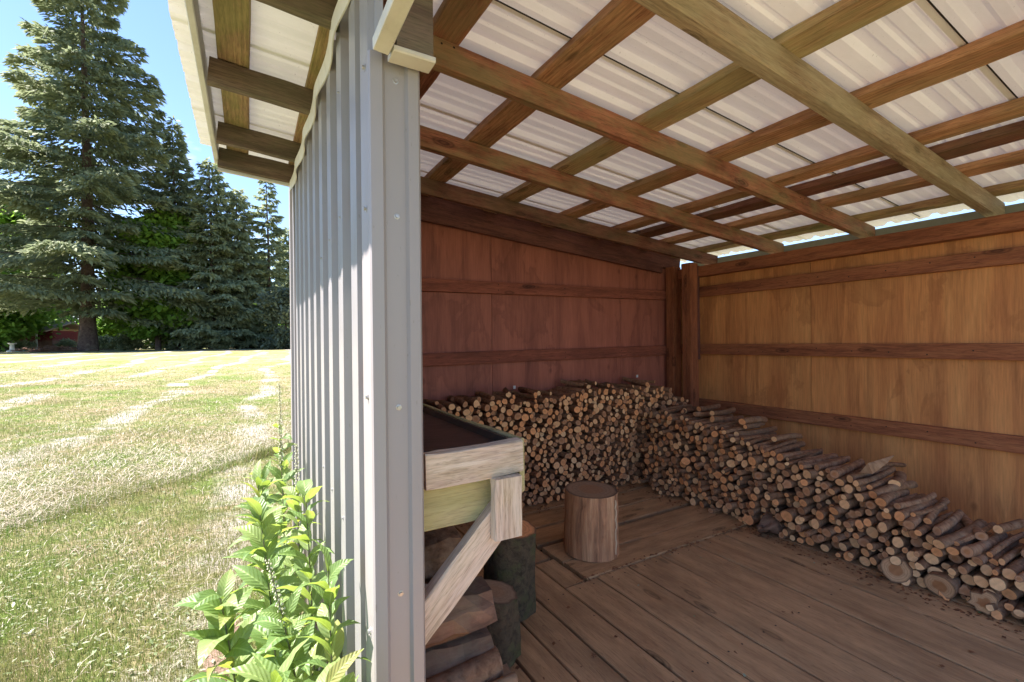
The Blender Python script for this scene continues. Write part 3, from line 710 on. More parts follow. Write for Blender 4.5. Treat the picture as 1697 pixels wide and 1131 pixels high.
# logs under the bench
lg = log('log', (.955, 1.70, 0.0), (.02, -.03, 1), .345, .110, [M['moss'], M['end']], .62, sides=24, rings=8, jit=.06, bend=.01, slant=.08)
tag(lg, 'mossy upright log with pale cut top standing behind the bench brace', 'log')
lg = log('log', (.765, 1.46, 0.0), (-.02, .03, 1), .235, .092, [M['moss'], M['stumptop']], .55, sides=24, rings=6, jit=.08, bend=.01)
tag(lg, 'shorter mossy upright log in front of the taller one under the bench', 'log')
def split_log(name, p, d, L, s, lab, mat='split', seed=3):
    r_ = random.Random(seed); V = []; n = 7; rings = 7; Fc = []; prof = []
    for i in range(n):
        a = math.pi*(i/(n-1)); prof.append((math.cos(a)*s*.62, math.sin(a)*s*.55))
    prof = [(-s*.60, -s*.10), (-s*.1, -s*.46), (s*.45, -s*.30), (s*.58, s*.12), (s*.22, s*.20), (s*.12, s*.44), (-s*.35, s*.36), (-s*.52, s*.16)]
    n = len(prof)
    for i in range(rings+1):
        for (a, b) in prof: V.append((L*i/rings, a*(1+r_.uniform(-.12, .12)), b*(1+r_.uniform(-.12, .12))))
    mi = []
    for i in range(rings):
        for k in range(n): a = i*n+k; b = i*n+(k+1) % n; Fc.append((a, b, b+n, a+n)); mi.append(1 if k in (1, 2) else 0)
    Fc.append(tuple(range(n))[::-1]); Fc.append(tuple(rings*n+k for k in range(n))); mi += [2, 2]
    V = orient(V, (0, 0, 0), d)
    rad = [.7]*len(V)
    o = mesh_obj(name, V, Fc, [M[mat], M['bark'], M['end']], None, p, midx=mi, attrs={'rnd': [.6]*len(V), 'rad': rad})
    return tag(o, lab, 'firewood')
split_log('split_log', (.31, 1.25, .355), (1, -.05, .02), .30, .150, 'rough split brown log lying on top below the bench brace')
split_log('split_log', (.31, 1.20, .085), (1, -.03, 0), .36, .17, 'dark split log with mossy bark under the rough brown one', seed=9)
split_log('split_log', (.31, 1.47, .42), (1, -.05, .03), .30, .18, 'dark split log in shade behind the brace near the post', 'bark', seed=19)
split_log('split_log', (.31, 1.46, .22), (1, -.05, .03), .33, .20, 'dark split log at the bottom beside the mossy logs', 'bark', seed=29)
split_log('split_log', (.31, 1.29, .20), (1, -.04, 0), .31, .19, 'dark split log between the mossy logs and the grey round log', seed=41)
lg = log('log', (.31, 1.150, .205), (1, .06, .02), .31, .042, [M['bark'], M['end']], .4, sides=16, rings=6, bend=.01)
tag(lg, 'grey round log lying at the foot of the split logs beside the post', 'log')
lg = log('log', (.31, 1.085, .186), (1, .04, .03), .325, .021, [M['pole'], M['end']], .3, sides=14, rings=6, bend=.01)
tag(lg, 'thin peeled stick lying in front of the grey log beside the post', 'log')
lg = log('log', (.33, 1.09, .0), (1, 0, 0), .26, .03, [M['bark'], M['end']], .3, sides=12, rings=5, bend=.01)
lg.location.z = .075; lg.location.y = 1.075
tag(lg, 'short bark covered stick at the very bottom of the heap beside the post', 'log')

# ------------------------------------------------------------------ stacked firewood: circles dropped and settled
def pack(width, height, rfun, maxn, ntry=26):
    C = np.zeros((0, 3))
    for _ in range(maxn):
        best = None
        for t in range(ntry):
            x = rd.uniform(0, width); r = rfun(x, 0) if best is None else best[2]
            if best is None: r = rfun(x, 0)
            if not (r < x < width-r): continue
            y = r
            if len(C):
                dx = np.abs(C[:, 0]-x); m_ = dx < (C[:, 2]+r)
                if m_.any(): y = max(y, float((C[m_, 1]+np.sqrt((C[m_, 2]+r)**2-dx[m_]**2)).max()))
            hmax = height(x)
            if y+r*.6 > hmax: 
                if best is None: best = (x, 9e9, r)
                continue
            if best is None or y-hmax*.35 < best[1]: best = (x, y-hmax*.35, r, y)
        if best is None or len(best) < 4: continue
        C = np.vstack([C, [best[0], best[3], best[2]*.985]])
    return C
def r_small(x, y): return rd.choice((rd.uniform(.011, .017), rd.uniform(.015, .024), rd.uniform(.015, .022), rd.uniform(.020, .029)))
hb = lambda x: .745+.014*math.sin(x*3+1)+.014*math.sin(x*7.3)-.03*min(1, max(0, x-2.0))+(-.09 if x > 2.75 else 0)
back = pack(2.98, hb, r_small, 1350)
def r_right(x, y):      # x from near end (0) to corner (2.1)
    k = max(0.0, 1-x/1.3)
    b = rd.choice((rd.uniform(.011, .017), rd.uniform(.015, .023), rd.uniform(.016, .025)))
    if k > 0 and rd.random() < .75: b = b*(1+.38*k)+.001*k
    return b
hr = lambda x: float(np.interp(x+.3, [.3, .6, .91, 1.22, 1.5, 2.2], [.15, .205, .32, .415, .45, .57]))+.012*math.sin(x*9)
right = pack(2.28, hr, r_right, 1300)
# a few large rounds at the foot
STK = []
for (x, z, r) in back:
    yj = rd.gauss(0, .022)+.05*max(0, z-.35)
    p = Vector((.30+x, 2.655+yj, z+.002)); L = min(rd.uniform(.27, .36), 2.99-p.y)
    d = Vector((rd.gauss(0, .05), 1, rd.gauss(0, .02)))
    STK.append(dict(p=p, d=d, L=L, r=r, k=rd.random()**.9, pile='back', a=x/2.98, h=z/.74))
for (x, z, r) in right:
    Yc = .30+x
    if Yc > 2.56: continue
    xj = rd.gauss(0, .028)+.22*max(0, z-.12)*(1 if Yc > .9 else .8)
    p = Vector((2.63+xj, Yc, z+.002)); L = rd.uniform(.33, .42)
    d = Vector((1, rd.gauss(0, .07), rd.gauss(0, .035)))
    STK.append(dict(p=p, d=d, L=L, r=r, k=rd.random()**1.2, pile='right', a=x/2.28, h=min(1, z/hr(x))))
# loose ones on top of the right stack, lying askew
for _ in range(14):
    y = rd.uniform(.45, 2.45); z = hr(y-.3)+rd.uniform(.0, .045)
    STK.append(dict(p=Vector((2.72+.2*z+rd.uniform(-.02, .12), y, z+.012)), d=Vector((1, rd.gauss(0, .16), rd.gauss(-.03, .04))), L=rd.uniform(.22, .32), r=rd.uniform(.012, .027)*(1.1 if y < 1.1 else 1), k=rd.random(), pile='top', a=(y-.3)/2.2, h=1))
for _ in range(34):
    x = rd.uniform(.45, 3.2); z = hb(x-.3)+rd.uniform(0, .04)
    STK.append(dict(p=Vector((x, 2.68+rd.uniform(-.01, .08), z)), d=Vector((rd.gauss(0, .4), 1, rd.gauss(0, .05))), L=rd.uniform(.2, .3), r=rd.uniform(.011, .022), k=rd.random(), pile='backtop', a=(x-.3)/2.98, h=1))
for y, r in ((.955, .056), (.80, .052), (.66, .046)):      # big rounds in the bottom row, standing a little forward
    STK.append(dict(p=Vector((2.595, y, r)), d=Vector((1, .05, .0)), L=.10, r=r, k=.95, pile='big', a=.1, h=0))
def in_view(p):
    v = p-Vector((0, 0, EYE)); z = v.dot(AF)
    if z < .1: return 0
    u = v.dot(AR)/z; w = v.dot(AD)/z
    X_ = 848.5+F_PX*u; Y_ = 565.5+F_PX*w
    if not (700 < X_ < 1705 and 0 < Y_ < 1140): return 0
    if X_ < 860 and Y_ > 690+(X_-707)*.33: return 0
    return 1/z
for s in STK: s['score'] = s['r']*in_view(s['p'])*(1.15 if s['h'] > .85 else 1)
STK.sort(key=lambda s: -s['score'])
def stick_label(s):
    sz = 'slender' if s['r'] < .0155 else 'medium' if s['r'] < .023 else 'thick' if s['r'] < .034 else 'very thick'
    co = 'pale tan' if s['k'] < .345 else 'orange' if s['k'] < .68 else 'dark brown'
    if s['pile'] in ('back', 'backtop'):
        row = 'bottom rows' if s['h'] < .3 else 'middle rows' if s['h'] < .72 else 'top rows'
        w = 'behind the bench' if s['a'] < .33 else 'behind the chopping block' if s['a'] < .68 else 'near the corner posts'
        if s['pile'] == 'backtop': row = 'askew on top'
        return f"{sz} stick, {co} end, {row}, back stack, {w}"
    row = 'bottom rows' if s['h'] < .34 else 'middle rows' if s['h'] < .72 else 'top rows'
    if s['pile'] == 'top': row = 'askew on top'
    w = 'nearest end' if s['a'] < .12 else 'by the log rounds' if s['a'] < .24 else 'below the wedge' if s['a'] < .38 else 'left of the wedge' if s['a'] < .52 else 'by the root knot' if s['a'] < .66 else 'right of the corner' if s['a'] < .82 else 'in the corner'
    if s['pile'] == 'big': return ['large flat log round with dark heart, '+q for q in ('farthest from the camera', 'middle one', 'nearest the camera')][0 if s['p'].y > .9 else 1 if s['p'].y > .75 else 2]+' at foot of right stack'
    return f"{sz} stick, {co} end, {row}, right stack, {w}"
for s in STK[:300]:
    o = log('firewood_stick' if s['pile'] != 'big' else 'log_round', s['p'], s['d'], s['L'], s['r'], [M['bark'], M['heart'] if s['pile'] == 'big' else M['end']], s['k'], sides=18 if s['pile'] == 'big' else 12 if s['r'] > .02 else 9, jit=.24 if rd.random() < .12 else .05, taper=rd.uniform(-.05, .14), rings=5, bend=.012 if s['L'] > .2 else 0)
    tag(o, stick_label(s), 'firewood', 'sticks stacked along the '+('back wall' if s['pile'].startswith('back') else 'right wall'))
def join_sticks(S, name, lab):
    VV = []; FF = []; MI = []; RA = []; RN = []
    for s in S:
        V, Fc, mi, rad = stick_geo(s['L'], s['r'], sides=8, rings=3, bend=.010, jit=.2 if rd.random() < .12 else .05)
        n = len(VV); VV += orient(V, s['p'], s['d']); FF += [tuple(i+n for i in f) for f in Fc]; MI += mi; RA += rad; RN += [s['k']]*len(V)
    o = mesh_obj(name, VV, FF, [M['bark'], M['end']], None, (0, 0, 0), midx=MI, attrs={'rad': RA, 'rnd': RN})
    tag(o, lab, 'firewood', kind='stuff')
rest = STK[300:]
join_sticks([s for s in rest if s['pile'].startswith('back')], 'firewood_stack', 'dense stack of thin sawn sticks along the back wall')
join_sticks([s for s in rest if not s['pile'].startswith('back')], 'firewood_stack', 'stack of sawn branches along the right wall')
# wooden wedge on the right stack, knobbly root end at its foot
def wedge():
    V = [(0, 0, 0), (0, .06, -.01), (.02, .03, .045), (.30, .02, .05), (.30, .035, .045), (.15, .0, .03), (.15, .07, .01)]
    Fc = [(0, 2, 1), (0, 5, 2), (0, 1, 6), (0, 6, 5), (5, 6, 4), (5, 4, 3), (2, 5, 3), (2, 3, 4), (2, 4, 6), (2, 6, 1)]
    o = mesh_obj('wood_wedge', V, Fc, M['pole'], None, (2.74, 1.10, hr(.8)+.055), attrs={'rnd': [.9]*len(V)})
    tag(o, 'flat pointed split wood offcut lying on top of the right stack', 'offcut')
wedge()
def knob():
    V = []; Fc = []; nu, nv = 14, 9; r_ = random.Random(5)
    for j in range(nv+1):
        for i in range(nu):
            a = 2*math.pi*i/nu; b = math.pi*j/nv
            q = 1+.22*math.sin(3*a+2*b)+.18*math.cos(5*a-3*b)+r_.uniform(-.06, .06)
            V.append((.075*q*math.cos(b)*1.6, .058*q*math.sin(b)*math.cos(a), .05+.05*q*math.sin(b)*math.sin(a)))
    for j in range(nv):
        for i in range(nu):
            a = j*nu+i; b = j*nu+(i+1) % nu; Fc.append((a, b, b+nu, a+nu))
    o = mesh_obj('root_knot', V, Fc, M['split'], None, (2.66, 1.56, .0), smooth=True, attrs={'rnd': [.8]*len(V)})
    tag(o, 'knobbly pale root end lying on the floor at foot of the right stack', 'root')
knob()

# floor litter
def leaf_obj(p, s, yaw, lab):
    n = 15; V = [(0, 0, .006)]; Fc = []
    for i in range(n):
        a = 2*math.pi*i/n; q = s*(1 if i % 3 == 0 else .55 if i % 3 == 1 else .72)*rd.uniform(.85, 1.1)
        V.append((q*math.cos(a), q*math.sin(a), rd.uniform(.002, .35*s)))
    for i in range(n): Fc.append((0, 1+i, 1+(i+1) % n))
    o = mesh_obj('dry_leaf', V, Fc, M['fallen'], None, p, attrs={'rnd': [.5]*len(V)}); o.rotation_euler.z = yaw
    tag(o, lab, 'leaf', 'dry leaves on the shed floor')
for (x, y), s, lab in (((1.17, 2.03), .05, 'large crumpled brown maple leaf on floor left of the chopping block'),
                       ((1.25, 2.12), .035, 'smaller brown leaf touching the large one left of the chopping block'),
                       ((1.065, 1.28), .012, 'small dark leaf alone on a floor plank near the bottom of the picture')):
    leaf_obj((x, y, .003), s, rd.uniform(0, 6), lab)
def crumbs(name, n, fun, smin, smax, mat, lab, cat):
    P = np.array([fun() for _ in range(n)]); lf = [(-.5, -.5, 0), (.5, -.4, .3), (.45, .5, .1), (-.4, .45, .4)]
    sc = RS.uniform(smin, smax, (n, 3)); sc[:, 2] *= .6
    o = scatter(name, lf, [(0, 1, 2, 3)], P, RS.uniform(0, 6.3, n), RS.normal(0, .3, n), sc, mat, RS.rand(n))
    tag(o, lab, cat, kind='stuff')
def f1():
    q = rd.random()
    if q < .5: return (2.60-abs(rd.gauss(0, .06)), rd.uniform(.3, 2.5), .002)
    if q < .75: return (rd.uniform(.9, 2.6), 2.62-abs(rd.gauss(0, .06)), .003)
    if q < .9: return (rd.uniform(1.3, 2.6), 1.70+rd.gauss(0, .015), .008)
    return (rd.uniform(.7, 2.6), rd.uniform(.3, 2.6), .002)
crumbs('bark_litter', 700, f1, .004, .017, M['fallen'], 'bark crumbs and leaf bits on the shed floor', 'litter')
def f2(): return (rd.uniform(.8, 2.6), rd.uniform(.4, 2.3), .004)
crumbs('pale_wood_chips', 16, f2, .006, .012, M['weed'], 'few pale wood chips lying on the floor planks', 'wood chips')

# ------------------------------------------------------------------ leafy plants along the siding
def leaf_mesh(L, W, droop, cup, wave):
    nu, nv = 9, 4; V = []; Fc = []; rnd = []
    for i in range(nu+1):
        t = i/nu
        w = W*(math.sin(math.pi*min(1, t*1.02)**.85)**.9*(1-.25*t)+.05*(1-t)) if t < .99 else 0.001
        ang = .9-droop*t
        # centre line
        if i == 0: cx, cz = 0.0, 0.0
        else: cx += L/nu*math.cos(ang); cz += L/nu*math.sin(ang)
        for j in range(nv+1):
            s = j/nv*2-1
            V.append((cx, s*w, cz+cup*abs(s)*w+wave*w*math.sin(t*17+s*2.0)*abs(s)))
    for i in range(nu):
        for j in range(nv): a = i*(nv+1)+j; Fc.append((a, a+1, a+nv+2, a+nv+1))
    return V, Fc
def leafy_mat(name, base, base2, tcol):
    m = bpy.data.materials.new(name); m.use_nodes = True; nt = m.node_tree; b = nt.nodes['Principled BSDF']; out = nt.nodes['Material Output']
    t = N(nt, 'TexCoord'); oi = N(nt, 'ObjectInfo')
    sx = N(nt, 'SeparateXYZ'); nt.links.new(t.outputs['Object'], sx.inputs[0])
    ay = mathn(nt, 'ABSOLUTE', sx.outputs[1])
    vein = mathn(nt, 'SINE', mathn(nt, 'MULTIPLY', mathn(nt, 'SUBTRACT', sx.outputs[0], mathn(nt, 'MULTIPLY', ay, 1.1)), 330.0))
    n1 = noise(nt, t.outputs['Object'], 30, 4, .6)
    c = ramp(nt, oi.outputs['Random'], [(0, base), (.35, tuple(x*1.25 for x in base)), (.7, base2), (.93, base2), (1, (.30, .27, .08))])
    c = mix(nt, ramp(nt, vein, [(.6, g(0)), (1, g(.14))]), c, tuple(min(1, x*1.6) for x in base2))
    c = mix(nt, ramp(nt, ay, [(.0, g(.6)), (.0022, g(0))]), c, tuple(min(1, x*1.9) for x in base2))
    c = mix(nt, .4, c, ramp(nt, n1, [(.3, g(.75)), (.7, g(1.25))]), 'MULTIPLY')
    nt.links.new(c, b.inputs['Base Color']); b.inputs['Roughness'].default_value = .45; b.inputs['Specular IOR Level'].default_value = .5
    tr = N(nt, 'BsdfTranslucent'); nt.links.new(mix(nt, .6, c, tcol), tr.inputs[0])
    ms = N(nt, 'MixShader'); ms.inputs[0].default_value = .5
    nt.links.new(b.outputs[0], ms.inputs[1]); nt.links.new(tr.outputs[0], ms.inputs[2]); nt.links.new(ms.outputs[0], out.inputs[0])
    bump(nt, b, mathn(nt, 'ADD', mathn(nt, 'MULTIPLY', vein, .5), n1), .5, .002)
    return m
M['lush'] = leafy_mat('lush_leaf', (.09, .17, .05), (.22, .31, .11), (.36, .48, .04))
leaf_lib = []
for i in range(9):
    L = 1.0; V, Fc = leaf_mesh(.19, .033+.005*(i % 3), (.9, 1.3, 1.7)[i % 3]+.1*i*.3, .35-.03*i, .10)
    me = bpy.data.meshes.new('leaf'); me.from_pydata(V, [], Fc); me.materials.append(M['lush'])
    me.polygons.foreach_set('use_smooth', np.ones(len(me.polygons), bool)); me.update(); leaf_lib.append(me)
def plant(x, y, h, nl, lab, spike=False, lean=(0, 0), big=1.0):
    z0 = float(gz(x, y)); root = empty('leafy_plant', (x, y, z0), lab, 'plant', 'leafy plants growing along the metal siding')
    pts = []
    for i in range(7):
        t = i/6; pts.append(Vector((lean[0]*t*t, lean[1]*t*t, h*t)))
    V = []; Fc = []; n = 5
    for i, p in enumerate(pts):
        rr = .0045*(1-.6*i/6)*big
        for k in range(n): a = 2*math.pi*k/n; V.append((p.x+rr*math.cos(a), p.y+rr*math.sin(a), p.z))
    for i in range(6):
        for k in range(n): Fc.append((i*n+k, i*n+(k+1) % n, (i+1)*n+(k+1) % n, (i+1)*n+k))
    mesh_obj('stem', V, Fc, M['stem'], root, (x, y, z0), smooth=True)
    ga = rd.uniform(0, 6.3)
    for i in range(nl):
        t = (i+.5)/nl; tz = .12+(.70 if spike else .88)*t**.85
        p = Vector((lean[0]*tz*tz, lean[1]*tz*tz, h*tz)); ga += 2.4+rd.uniform(-.3, .3)
        o = bpy.data.objects.new('leaf', rd.choice(leaf_lib)); COL.objects.link(o); o.parent = root; o.location = p
        s = (1.2-.55*t)*rd.uniform(.8, 1.12)*big*(.85 if spike else 1)
        o.scale = (s, s*rd.uniform(.75, 1.2), s)
        # leaves avoid pushing through the siding: those facing it stand up
        az = ga; pit = rd.uniform(-.15, .25)-.55*t
        if x+p.x+.13*s*math.cos(az) > .235: 
            pit = -0.75; s2 = max(.35, s*.75); o.scale = (s2, s2, s2)
            if x+p.x+.06*s2*math.cos(az) > .235: az = math.pi-az*.3
        o.rotation_euler = Euler((rd.uniform(-.6, .6), pit, az), 'XYZ')
    if spike:
        V = []; Fc = []
        for i in range(60):
            t = .80+.20*i/59; p = Vector((lean[0]*t*t, lean[1]*t*t, h*t)); a = i*2.4; rr = .011*(1.2-t)*2.2
            c = p+Vector((rr*math.cos(a), rr*math.sin(a), 0)); q = .0045*(1.6-t)
            b0 = len(V)
            for dx, dy, dz in ((1, 0, 0), (0, 1, 0), (-1, 0, 0), (0, -1, 0), (0, 0, 1.6), (0, 0, -1)): V.append(tuple(c+Vector((dx, dy, dz))*q))
            for f in ((0, 1, 4), (1, 2, 4), (2, 3, 4), (3, 0, 4), (1, 0, 5), (2, 1, 5), (3, 2, 5), (0, 3, 5)): Fc.append(tuple(b0+k for k in f))
        mesh_obj('flower_bud', V, Fc, M['bud'], root, (x, y, z0))
PL = [  # x, y, height, leaves, spike, lean, size
    (.12, .99, .76, 26, False, (-.02, -.03), 1.15, 'nearest leafy plant, broad crinkled leaves at the bottom edge'),
    (-.02, 1.10, .72, 26, False, (-.04, -.02), 1.2, 'broad leaved plant at the bottom left of the siding row'),
    (.15, 1.17, .88, 22, False, (-.01, .02), 1.0, 'narrow upright plant close to the siding near the front of the row'),
    (.04, 1.33, .88, 26, True, (-.10, .0), 1.1, 'leafy plant with dark stem and bud cluster leaning left over the row'),
    (-.06, 1.45, .76, 26, False, (-.06, .0), 1.15, 'bushy plant reaching furthest left over the mown grass'),
    (.15, 1.55, .96, 22, False, (-.02, .03), 1.0, 'upright plant touching the siding in the middle of the row'),
    (.03, 1.70, .88, 26, False, (-.05, .0), 1.1, 'bushy bright plant in the middle of the row'),
    (.14, 1.88, 1.06, 20, True, (-.01, .01), 1.0, 'tall plant with small bud spike against the siding'),
    (.02, 2.00, .90, 24, False, (-.04, .02), 1.05, 'wide leafy plant beyond the middle of the row'),
    (.11, 2.20, 1.12, 20, True, (-.02, .0), 1.0, 'plant whose thin flower stalk rises above the far leaves'),
    (.03, 2.38, .82, 20, False, (-.03, .02), 1.0, 'low bushy plant second from the far end of the row'),
    (.13, 2.55, 1.24, 16, True, (-.02, .0), .95, 'farthest plant, its long thin flower spike rising highest above the grass')]
for x, y, h, nl, sp, le, bgs, lab in PL: plant(x+(.025 if x > .1 else .05 if y > 1.4 else .10), y, h*.98, nl+12, lab, sp, le, bgs*.85)

# ------------------------------------------------------------------ trees
def tube(pts, radii, n=7):
    V = []; Fc = []
    for i, (p, r_) in enumerate(zip(pts, radii)):
        for k in range(n): a = 2*math.pi*k/n; V.append((p[0]+r_*math.cos(a), p[1]+r_*math.sin(a), p[2]))
    for i in range(len(pts)-1):
        for k in range(n): Fc.append((i*n+k, i*n+(k+1) % n, (i+1)*n+(k+1) % n, (i+1)*n+k))
    return V, Fc
def conifer(H, Rad, ntuft, seed, trunk_r, bare=.08, power=.75, droop=.35, sparse=0., tuft=.42, nbr=220):
    """returns meshes (trunk, crown) at origin; crown is made of needle sprays set along whorled branches"""
    rs = np.random.RandomState(seed); r_ = random.Random(seed)
    pts = [(0.012*H*math.sin(i*.5)*i/10*.5, 0.008*H*math.cos(i*.7)*i/10*.5, H*i/10) for i in range(11)]
    V, Fc = tube(pts, [trunk_r*(1.35 if i == 0 else 1)*(1-.93*i/10) for i in range(11)], 9)
    # limbs
    B = []
    for b in range(nbr):
        t = bare+(1-bare)*((b+r_.random())/nbr)**1.0; z = H*t
        L = Rad*((1-t)**power)*(r_.uniform(.48, 1.14))*(1.0 if t > bare+.06 else .8)+.15
        az = b*2.399+r_.uniform(-.4, .4); el = r_.uniform(-.05, .15)+.45*(t > .7)*(t-.7)/.3*1.4
        B.append((z, L, az, el, t))
        if b % 2 == 0 and L > .8:
            a0 = len(V); sg = 4
            for i in range(sg+1):
                q = i/sg; rr = trunk_r*.16*(1-.85*q)*(1-t*.6); x = L*.92*q; zz = z+x*math.tan(el)-droop*L*(q**2)*.45+droop*L*.18*q**5
                for k in range(3): a = 2.094*k; V.append((x*math.cos(az)-rr*math.cos(a)*math.sin(az), x*math.sin(az)+rr*math.cos(a)*math.cos(az), zz+rr*math.sin(a)))
            for i in range(sg):
                for k in range(3): Fc.append((a0+i*3+k, a0+i*3+(k+1) % 3, a0+(i+1)*3+(k+1) % 3, a0+(i+1)*3+k))
    w = np.array([b[1]**1.35 for b in B]); w = w/w.sum(); idx = rs.choice(len(B), ntuft, p=w)
    Bz, BL, Ba, Be, Bt = np.array(B).T[:, idx]
    q = rs.rand(ntuft)**.62; q = .12+.88*q
    side = (rs.rand(ntuft)*2-1); wid = BL*.25*np.sin(np.pi*np.clip(q*.93, 0, 1))**.8+.12
    x = BL*q; s = side*wid
    zz = Bz+x*np.tan(Be)-droop*BL*(q**2)*.45+droop*BL*.18*q**5-np.abs(side)*wid*.35-rs.rand(ntuft)*.16*BL**.5*(1-sparse)
    X = x*np.cos(Ba)-s*np.sin(Ba); Y = x*np.sin(Ba)+s*np.cos(Ba)
    # each spray: a bent strip pointing outward
    dirang = Ba+side*.9+rs.normal(0, .3, ntuft); ln = tuft*(.6+.8*rs.rand(ntuft)); wd = ln*(.22+.16*rs.rand(ntuft))
    dz = rs.normal(-.25, .35, ntuft); tw = rs.normal(0, .7, ntuft)
    D = np.stack([np.cos(dirang), np.sin(dirang), dz], 1); D /= np.linalg.norm(D, axis=1)[:, None]
    S = np.stack([-np.sin(dirang)*np.cos(tw), np.cos(dirang)*np.cos(tw), np.sin(tw)], 1)
    P = np.stack([X, Y, zz], 1); ln = ln[:, None]; wd = wd[:, None]
    v0 = P-S*wd*.35; v1 = P+S*wd*.35; v2 = P+D*ln*.5+S*wd*.6; v3 = P+D*ln-np.array([0, 0, .15])*ln; v2b = P+D*ln*.5-S*wd*.6
    VV = np.stack([v0, v1, v2, v3, v2b], 1).reshape(-1, 3)
    o = np.arange(ntuft)[:, None]*5
    T = np.vstack([o+np.array([[0, 1, 2]]), o+np.array([[0, 2, 4]]), o+np.array([[4, 2, 3]])])
    clump = .5+.5*np.sin(Ba*5+Bz*2.1)
    rn = np.clip(.25+.45*clump*rs.rand(ntuft)+.3*rs.rand(ntuft), 0, .99)
    return (V, Fc), (VV, T, np.repeat(rn*.9, 5))
def put_tree(geo, loc, yaw, s, name, lab, cat='tree', group=None, mats=('trunk', 'fir'), tint=None):
    (V, Fc), (VV, T, rn) = geo
    root = empty(name, loc, lab, cat, group); root.rotation_euler.z = yaw; root.scale = (s, s, s)
    o1 = mesh_obj('trunk', V, Fc, M[mats[0]], None, smooth=True, attrs={'rnd': [.5]*len(V)}); o1.parent = root
    o2 = mesh_obj('crown', VV, T, M[mats[1]], None, tris=True, attrs={'rnd': rn}); o2.parent = root
    return root
def copy_tree(src, loc, yaw, s, lab, group=None):
    r0 = src.copy(); COL.objects.link(r0); r0.location = loc; r0.rotation_euler.z = yaw; r0.scale = (s, s, s*rd.uniform(.92, 1.08)); r0['label'] = lab
    if group: r0['group'] = group
    for ch in list(src.children):
        c = ch.copy(); COL.objects.link(c); c.parent = r0
    return r0
def foot(px, d, lift=0):
    p = at(px, 566, d); return (p.x, p.y, float(gz(p.x, p.y))+lift)
# the big fir on the left
put_tree(conifer(39.5, 12.0, 80000, 3, .62, bare=.10, power=.60, droop=.45, tuft=.52, nbr=170), foot(146, 45), 0, 1, 'fir_tree', 'largest fir, tall trunk and spreading branches at the left of the field')
put_tree(conifer(25.0, 4.9, 24000, 5, .33, bare=.05, power=.8, droop=.35, tuft=.55, nbr=210), foot(292, 50), 0, 1, 'fir_tree', 'slim pointed fir just right of the largest fir', mats=('trunk', 'fir_dark'))
put_tree(conifer(20.5, 5.0, 26000, 8, .35, bare=.04, power=.6, droop=.4, tuft=.5, nbr=180), foot(352, 50), .8, 1, 'fir_tree', 'broad dark fir in the middle of the tree line', mats=('trunk', 'fir_dark'))
put_tree(conifer(18.0, 4.2, 22000, 12, .28, bare=.04, power=.6, droop=.4, tuft=.5, nbr=160), foot(396, 52), .3, 1, 'fir_tree', 'smaller dark fir left of the sparse one', mats=('trunk', 'fir_dark'))
put_tree(conifer(21.3, 4.0, 11000, 14, .26, bare=.05, power=.85, droop=.30, tuft=.5, nbr=95, sparse=.8), foot(446, 54), .3, 1, 'fir_tree', 'sparse open crowned fir nearest the shed wall', mats=('trunk', 'fir_dark'))
def broadleaf(H, Rad, n, seed, trunk_r, leaf=.32, low=.1, nb=26):
    rs = np.random.RandomState(seed)
    V, Fc = tube([(0, 0, H*i/6*.8) for i in range(7)], [trunk_r*(1-.8*i/6) for i in range(7)], 7)
    C = []
    for b in range(nb):
        z = H*(low+(1-low)*rs.rand()); q = np.sin(np.pi*np.clip((z/H-low)/(1-low)*.86+.10, 0, 1))**.7
        a = rs.rand()*6.3; rr = Rad*q*rs.rand()**.5*.75; C.append((rr*np.cos(a), rr*np.sin(a), z, Rad*.34*(.6+.7*rs.rand())))
        if b % 2:
            a0 = len(V); zb = z*.55
            for i in range(4):
                t = i/3; r2 = trunk_r*.28*(1-.8*t)
                for k in range(3): aa = 2.094*k; V.append((rr*np.cos(a)*t+r2*math.cos(aa), rr*np.sin(a)*t+r2*math.sin(aa), zb+(z-zb)*t))
            for i in range(3):
                for k in range(3): Fc.append((a0+i*3+k, a0+i*3+(k+1) % 3, a0+(i+1)*3+(k+1) % 3, a0+(i+1)*3+k))
    C = np.array(C); w = C[:, 3]**2; idx = rs.choice(nb, n, p=w/w.sum())
    d = rs.normal(size=(n, 3)); d /= np.linalg.norm(d, axis=1)[:, None]; rr = C[idx, 3]*(rs.rand(n)**.4)*(1+.25*rs.randn(n))
    P = C[idx, :3]+d*rr[:, None]*np.array([1.15, 1.15, .7]); P[:, 2] = np.maximum(P[:, 2], .1)
    a = rs.rand(n)*6.3; tw = rs.normal(0, .6, n); D = np.stack([np.cos(a), np.sin(a), rs.normal(-.1, .5, n)], 1); S = np.stack([-np.sin(a)*np.cos(tw), np.cos(a)*np.cos(tw), np.sin(tw)], 1)
    ln = (leaf*(.6+.8*rs.rand(n)))[:, None]
    VV = np.stack([P, P+D*ln*.5+S*ln*.4, P+D*ln, P+D*ln*.5-S*ln*.4], 1).reshape(-1, 3)
    o = np.arange(n)[:, None]*4; T = np.vstack([o+np.array([[0, 1, 2]]), o+np.array([[0, 2, 3]])])
    return (V, Fc), (VV, T, np.repeat(np.clip(.3*rs.rand(n)+.6*((idx*37) % 10)/10, 0, .95), 4))
put_tree(broadleaf(17.5, 7.5, 26000, 21, .3, .5, .08, 40), foot(-5, 50), 0, 1, 'maple_tree', 'bright green leafy tree behind the largest fir at the left edge', mats=('trunk', 'maple'))
put_tree(broadleaf(14.5, 5.0, 24000, 22, .3, .5, .10, 34), foot(262, 48.5), 0, 1, 'maple_tree', 'bright green leafy tree showing right of the largest fir trunk', mats=('trunk', 'maple'))
